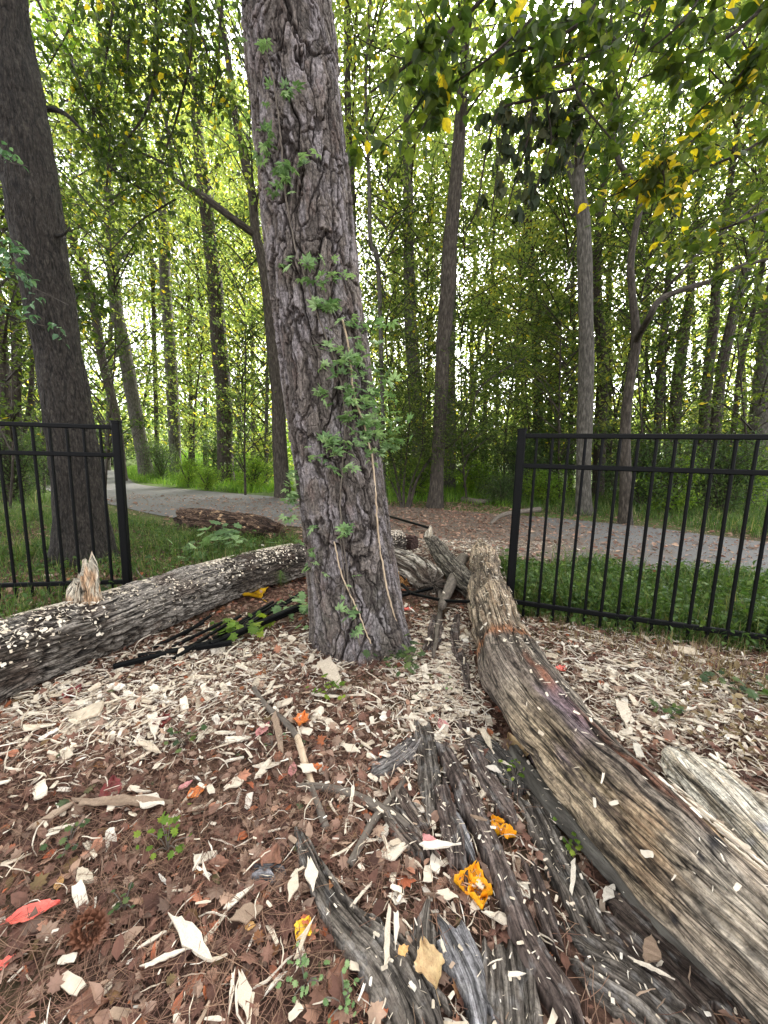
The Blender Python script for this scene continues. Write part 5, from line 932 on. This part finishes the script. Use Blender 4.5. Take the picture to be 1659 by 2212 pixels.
# coloured fallen leaves
def lmat(nm, c1, c2, sc=60.):
    m, t, p, o = nodes(nm); v = coord(t, 'Object', (sc/14, sc/14, sc/14)); n = noise(t, v, 1, 8, .7); sp = noise(t, coord(t, 'Object', (sc/3, sc/3, sc/3)), 1, 3); t.links.new(mixc(t, ramp(t, sp, [(.62, (0, 0, 0)), (.7, (.75, .75, .75))]), ramp(t, n, [(.35, c1), (.65, c2)]), tuple(x*.22 for x in c1)), p.inputs['Base Color']); p.inputs['Roughness'].default_value = .5; bump(t, p, noise(t, coord(t, 'Object', (220, 220, 220)), 1, 4), .4, .002); return m
LM = {'red': lmat('leaf_red', (.6, .07, .05), (.75, .17, .12)), 'darkred': lmat('leaf_dark_red', (.1, .01, .012), (.2, .025, .02)), 'pink': lmat('leaf_pink', (.42, .15, .14), (.55, .26, .24)), 'orange': lmat('leaf_orange', (.55, .13, .03), (.75, .25, .05)),
      'yellow': lmat('leaf_yellow', (.6, .3, .01), (.8, .52, .02)), 'amber': lmat('leaf_amber', (.85, .3, .005), (.9, .5, .01), 90), 'tan': lmat('leaf_tan', (.34, .2, .09), (.55, .4, .2)), 'brown': lmat('leaf_brown', (.16, .065, .035), (.26, .12, .07)), 'green': lmat('leaf_fresh', (.05, .12, .03), (.1, .2, .05)), 'ochre': lmat('leaf_ochre', (.5, .26, .08), (.66, .4, .15))}
def big_leaf(kind, seed, curl):
    rs = np.random.default_rng(seed); nu, nv = 13, 17; V = []
    for j in range(nv):
        y = j/(nv-1)
        if kind == 'oval': w_ = .24*math.sin(math.pi*y**.85)**.8+.002
        elif kind == 'lobed': w_ = (.36*math.sin(math.pi*y**.8)+.002)*(1+.2*math.cos(y*17))
        else: w_ = (.42*math.sin(math.pi*min(1, y*.95+.03))+.01)*(1+.14*math.cos(y*11+1))
        for i in range(nu):
            x = (i/(nu-1)*2-1); xx = x*w_*(1+.06*math.sin(j*2.2)); V.append((xx, y-.5+.05*abs(x)*math.sin(j*1.7)*.6, curl*(x*x*.5+.6*(y-.5)**2)*.5+.03*math.sin(x*9+j)*curl*2+.02*abs(x)))
    L, F = gridfaces(nv, nu, False); return np.array(V), L, F
def fleaf(label, px, py, Lpx, ang, mat, kind='oval', curl=.3, wd=1., nm='fallen_leaf', tilt=(0, 0)):
    q = onG(px, py, .012); z = proj(q)[2]; L_ = Lpx*z/F_; q[2] = drop(q[0], q[1])+.012+L_*.03; r = math.radians(ang); e = onG(px+math.cos(r)*Lpx*.5, py-math.sin(r)*Lpx*.5); s = onG(px-math.cos(r)*Lpx*.5, py+math.sin(r)*Lpx*.5); d_ = e-s; L_ = np.linalg.norm(d_[:2]); yaw = math.atan2(-d_[0], d_[1])
    V, L, F = big_leaf(kind, 1, curl); b = B(); b.add(V, L, F); P = [(0, -.5-.28+.28*k, .01) for k in (0, .5, 1)]
    addtube(b, np.array(P), [.008, .007, .006], 4); me = b.mesh(nm, LM[mat], True); o = bpy.data.objects.new(nm, me); COL.objects.link(o)
    o.matrix_world = Matrix.Translation(q.tolist()) @ Matrix(rotm(yaw, tilt[0], tilt[1])[0].tolist()).to_4x4() @ Matrix.Diagonal((L_*wd, L_, L_, 1)); tag(o, label, 'leaf', 'coloured fallen leaves'); return o
LV = [('large bright red pointed leaf at the left edge', 72, 1976, 120, 18, 'red', 'oval', .25, .85), ('red leaf corner below the large red leaf, cut by the edge', 10, 2085, 60, 40, 'red', 'lobed', .4, 1.), ('dark red leaf lying above the long white splinter', 240, 1712, 62, 80, 'darkred', 'oval', .3, 1.1), ('pink narrow leaf left of the white pointed splinter', 568, 1578, 44, 50, 'pink', 'oval', .2, 1.),
  ('orange red leaf right of the dark red one', 425, 1715, 48, 30, 'orange', 'lobed', .5, 1.), ('small dark pink leaf left of the orange red leaf', 400, 1700, 36, 30, 'pink', 'oval', .4, 1.), ('orange curled leaf beside the curved stick', 652, 1558, 26, 60, 'orange', 'lobed', .8, 1.1), ('second orange curled leaf lower beside the stick', 682, 1662, 26, 10, 'orange', 'lobed', .8, 1.1), ('small rose leaf left of the stick', 632, 1665, 34, 80, 'pink', 'oval', .3, 1.),
  ('golden crinkled leaf by the lower left white sliver', 655, 2012, 56, 60, 'yellow', 'wide', .6, 1.), ('tan and orange lobed leaf at the bottom beside the lilac bark', 925, 2120, 110, 105, 'tan', 'wide', .5, .85), ('ochre leaf on the branch beside the debarked log', 1395, 1937, 58, 125, 'ochre', 'oval', .4, 1.5), ('dull yellow spotted leaf tucked against the debarked log', 1115, 1620, 62, 125, 'tan', 'oval', .4, 1.2),
  ('yellow leaf on the ground just under the speckled log', 548, 1286, 36, 160, 'yellow', 'lobed', .6, 1.), ('dusky pink leaf on the brown bark plate', 927, 1838, 44, 130, 'pink', 'oval', .2, 1.5), ('pink leaf above the brown strips', 958, 1572, 36, 120, 'pink', 'oval', .3, 1.2), ('small tan leaf on the lower bark slab tip', 870, 2085, 26, 30, 'ochre', 'lobed', .4, 1.),
  ('dark maroon leaf next to the cream chip under the log', 158, 1500, 46, 40, 'darkred', 'oval', .5, 1.4), ('brown curled leaf beside the lone grey bark chunk', 585, 1862, 62, 60, 'brown', 'wide', .7, 1.), ('rust brown leaf left of the tan lobed leaf', 730, 2125, 90, 70, 'brown', 'wide', .6, .8), ('rust leaf on the litter above the lobed white chip', 470, 1872, 46, 10, 'brown', 'wide', .5, 1.), ('small orange oval leaf in the needles at lower left', 540, 2002, 24, 5, 'ochre', 'oval', .4, 1.5),
  ('orange upright leaf in the lower left needles', 128, 1910, 34, 70, 'ochre', 'oval', .4, 1.), ('small red leaf on the ground behind the debarked log', 1212, 1447, 20, 30, 'red', 'lobed', .5, 1.), ('tiny red leaf in the chips below the rotten wood', 882, 1318, 18, 20, 'red', 'lobed', .5, 1.), ('pale brown big leaf at the bottom edge, left', 190, 2180, 90, 15, 'brown', 'lobed', .3, 1.), ('dark red leaf right of the chip drift', 352, 1560, 30, 80, 'darkred', 'lobed', .5, 1.), ('burgundy leaf in the right side chips', 1170, 1455, 30, 20, 'darkred', 'lobed', .4, 1.)]
for lb, px, py, Lp, an, mt, kd, cu, wd in LV: fleaf(lb, px, py, Lp, an, mt, kd, cu, wd)
# two orange yellow fungus-like curled leaves: clusters of crinkled lobes
def fungus(label, px, py, Wpx, n, seed):
    rs = random.Random(seed); q = onG(px, py, .01); z = proj(q)[2]; w_ = Wpx*z/F_; q[2] = drop(q[0], q[1]); r = empty('crumpled_leaf', q, label, 'leaf', 'crumpled bright yellow orange leaves'); 
    for i in range(n):
        V, L, F = big_leaf('wide', i, 1.0); b = B(); b.add(V*np.array([1., 1, 1.3]), L, F); o = b.build('leaf_lobe', LM['amber'], smooth=True); o.parent = r; a = i*6.283/n+rs.uniform(-.4, .4)
        o.rotation_euler = (rs.uniform(-.1, .4), rs.uniform(-.4, .4), a); o.location = (-math.sin(a)*w_*.22, math.cos(a)*w_*.28, w_*.12); o.scale = (w_*.62,)*3
fungus('larger crumpled bright yellow orange leaf on the brown bark strips', 1022, 1922, 80, 4, 1); fungus('smaller crumpled bright yellow orange leaf on the long bark strip', 1083, 1797, 56, 3, 2)
# pine cone
q = onG(190, 2008, .03); pc = empty('pine_cone', q, 'dark open pine cone half buried in needles at the lower left', 'pine cone'); V, L, T = leaf_t(.9, .2, 2); sct = []; b = B()
for i in range(90):
    t = i/90; a = i*2.39996; r = .034*math.sin(math.pi*(t*.85+.12)); sct.append((math.cos(a)*r*.5, math.sin(a)*r*.5, t*.085-.04, a, t))
sct = np.array(sct); b.scatter(leaf_t(.9, .5, 2), sct[:, :3], rotm(sct[:, 3]-math.pi/2, .3+sct[:, 4]*.9), .026*np.sin(np.pi*(sct[:, 4]*.8+.15)), .1)
o = b.build('cone_scales', LM['brown']); o.parent = pc; o.rotation_euler = (.4, 1.2, 0)
# little green seedlings
def seedling(label, px, py, spx, n, mat='leaf_vine', lift=.03, tmpl=None, nm='seedling', group='small green plants in the litter'):
    q = onG(px, py, .0); z = proj(q)[2]; s = spx*z/F_; r = empty(nm, q, label, 'plant', group); b = B(); bs = B(); rs = np.random.default_rng(int(px)); P = rs.normal(0, 1, (n, 3))*[s*.35, s*.35, s*.12]+[0, 0, lift+s*.15]; P[:, 2] = np.abs(P[:, 2])+.006
    b.scatter(tmpl or LOBE, P, rotm(rs.uniform(0, 6.3, n), rs.normal(-.2, .35, n), rs.normal(0, .35, n)), s*.24*rs.uniform(.6, 1.3, n), rs.uniform(0, .9, n)); o = b.build('leaves', MT[mat]); o.parent = r
    for p_ in P[:8]: addtube(bs, resample(np.array([[0, 0, 0], p_*[.4, .4, .7], p_]), 5)[0], np.full(5, .0012), 4)
    o = bs.build('stems', MT['stick']); o.parent = r
for lb, px, py, s_, n, mt in [('bright green seedling in the litter, lower left middle', 362, 1838, 70, 26, 'leaf_lime'), ('low dark green sprig left of the seedling', 150, 1830, 60, 14, 'leaf_shrub'), ('leafy weed at the bottom edge beside the rust leaf', 660, 2135, 60, 22, 'leaf_vine'), ('second weed at the bottom edge near the charcoal slab', 745, 2185, 60, 22, 'leaf_vine'), ('dark leafy sprig near the broken white block', 270, 1970, 50, 10, 'leaf_shrub'), ('green sprout between branch and ribbed slab', 1110, 1690, 50, 14, 'leaf_lime'),
   ('leafy vine sprig left of the pine over the fence wreck', 520, 1372, 90, 44, 'leaf_lime'), ('glossy broad leaved vine at the left foot of the pine', 655, 1330, 90, 40, 'leaf_vine'), ('thin weed right before the pine foot', 720, 1505, 60, 20, 'leaf_lime'), ('ivy leaves at the right front of the pine foot', 875, 1440, 90, 36, 'leaf_shrub'), ('green leaf pair in the chips right of the pine', 962, 1500, 34, 5, 'leaf_vine'), ('mossy sprout beside the dark branch', 1240, 1850, 50, 18, 'leaf_lime'), ('green sprig in the litter left of the white splinter', 590, 1620, 34, 8, 'leaf_vine'),
   ('dark sprig under the chip drift', 400, 1610, 60, 14, 'leaf_shrub'), ('leafy clump beyond the speckled log', 470, 1192, 110, 60, 'leaf_vine'), ('weed clump at the foot of the left fence post', 250, 1290, 90, 40, 'leaf_shrub'), ('weed among the right side chips', 1440, 1560, 60, 16, 'leaf_shrub'), ('low green weed near the right edge', 1600, 1500, 90, 30, 'leaf_shrub')]: seedling(lb, px, py, s_, n, mt)
# pine needle tuft on the speckled log
q = at(606, 1232, 2.75); pt = B(); n = 90; a = rng.uniform(-1.2, 1.2, n); b = B(); b.scatter(tm([(-.006, 0, 0), (.006, 0, 0), (.002, .9, -.1), (-.002, .9, -.1)], [(0, 1, 2, 3)]), np.tile(q, (n, 1)), rotm(rng.uniform(0, 6.3, n), rng.normal(-.9, .5, n)), rng.uniform(.08, .15, n), rng.uniform(.2, .8, n)); tag(b.build('needle_tuft', MT['grass'], origin=q), 'tuft of fresh green pine needles hanging on the speckled log beside the pine', 'pine twig')

# ================================================================== grass
BL = tm([(-.035, 0, 0), (.035, 0, 0), (.03, .12, .45), (-.03, .12, .45), (0, .42, .95)], [(0, 1, 2, 3), (3, 2, 4)])
def grass(name, label, poly, n, h, mat, wd=1., extra=None, var=(0, 1), flop=.35, cat='grass'):
    C = np.array([G(*q)[:2] for q in poly]); lo, hi = C.min(0), C.max(0); X = rng.uniform(lo, hi, (n*6, 2)); X = X[inpoly(X[:, 0], X[:, 1], C)]
    dn = fbm(X[:, 0]*2.5, X[:, 1]*2.5, 0, 3, 9); X = X[rng.random(len(X)) < sst(.25, .5, dn)*.8+.2][:n]; m_ = len(X); P = np.c_[X, gz(X[:, 0], X[:, 1])]; hh = h*rng.uniform(.4, 1.2, m_)*(.5+fbm(X[:, 0]*3, X[:, 1]*3, 0, 2, 19))
    b = B(); b.scatter(BL, P, rotm(rng.uniform(0, 6.3, m_), rng.normal(0, flop, m_), rng.normal(0, flop*.6, m_)), np.stack([np.full(m_, wd), hh, hh], 1), rng.uniform(*var, m_))
    if extra:
        k = int(m_*extra); s = rng.integers(0, m_, k); Q = P[s]+np.c_[rng.normal(0, .03, (k, 2)), hh[s]*rng.uniform(.2, .9, k)]; b.scatter(LEAF2, Q, randrot(k, .5), rng.uniform(.02, .045, k)*(1+h), rng.uniform(0, .8, k))
    tag(b.build(name, MT[mat]), label, cat, kind='stuff')
grass('tall_grass', 'tall green grass between the right fence and the path', [(1075, 1235), (1200, 1228), (1400, 1245), (1700, 1270), (2300, 1340), (2600, 1500), (1700, 1420), (1400, 1362), (1240, 1335), (1125, 1312)], 20000, .2, 'grass', .08, 1.0)
grass('right_weeds', 'low weeds and grass under the right fence', [(1125, 1300), (1400, 1350), (1750, 1410), (1800, 1560), (1500, 1460), (1300, 1400), (1150, 1380)], 1500, .09, 'straw', .05, None)
grass('fence_foot_weeds', 'straggling green weeds rooted along the foot of the right fence', [(1110, 1290), (1400, 1340), (1750, 1395), (1800, 1450), (1400, 1385), (1120, 1335)], 2600, .13, 'grass', .06, .5)
grass('dry_weeds', 'dry tangled stems on the ground near the right edge', [(1450, 1440), (1800, 1500), (1900, 1760), (1560, 1640), (1420, 1540)], 1100, .05, 'straw', .03, .25, flop=.9)
grass('left_grass', 'weedy grass behind the left fence and the speckled log', [(-300, 1120), (190, 1105), (400, 1150), (640, 1165), (640, 1210), (300, 1300), (150, 1330), (-100, 1380), (-700, 1450)], 20000, .15, 'grass', .08, .3)
grass('bright_grass', 'bright green grass verge inside the bend of the path', [(262, 1028), (275, 1015), (360, 1005), (620, 1020), (640, 1066), (520, 1066), (400, 1054), (300, 1042)], 26000, .26, 'grass_bright', .2, .1)
grass('clearing_grass', 'bright green grass in the clearing right of the dark flared trunk', [(830, 1020), (1200, 1030), (1240, 1090), (1100, 1100), (950, 1086), (840, 1090)], 24000, .22, 'grass_bright', .18, .15)  # uses the lighter green blade colour
grass('wood_floor_grass', 'grass and weeds along the far side of the path at the right', [(1080, 1085), (1240, 1060), (1700, 1070), (2000, 1100), (2100, 1215), (1659, 1164), (1400, 1128), (1150, 1108)], 24000, .24, 'grass', .14, .2)
grass('undergrowth', 'leafy undergrowth beneath the trees beyond the clearing', [(830, 1000), (1000, 996), (1300, 1008), (1750, 1020), (1800, 1075), (1240, 1062), (1100, 1040), (840, 1022)], 14000, .35, 'grass', .2, 1.2, cat='undergrowth')
grass('left_undergrowth', 'leafy undergrowth behind the left fence up to the path', [(-400, 1010), (90, 1008), (120, 1050), (60, 1075), (190, 1090), (-300, 1120)], 7000, .28, 'grass', .14, 1.0, cat='undergrowth')
grass('far_undergrowth', 'bright green undergrowth behind the bright grass verge', [(280, 1000), (300, 990), (640, 995), (640, 1020), (400, 1012)], 16000, .55, 'grass_bright', .3, 1.2, cat='undergrowth')  # same lighter green as the verge, taller and leafier
print('objects', len(COL.objects), 'polys', sum(len(o.data.polygons) for o in COL.objects if o.type == 'MESH'))
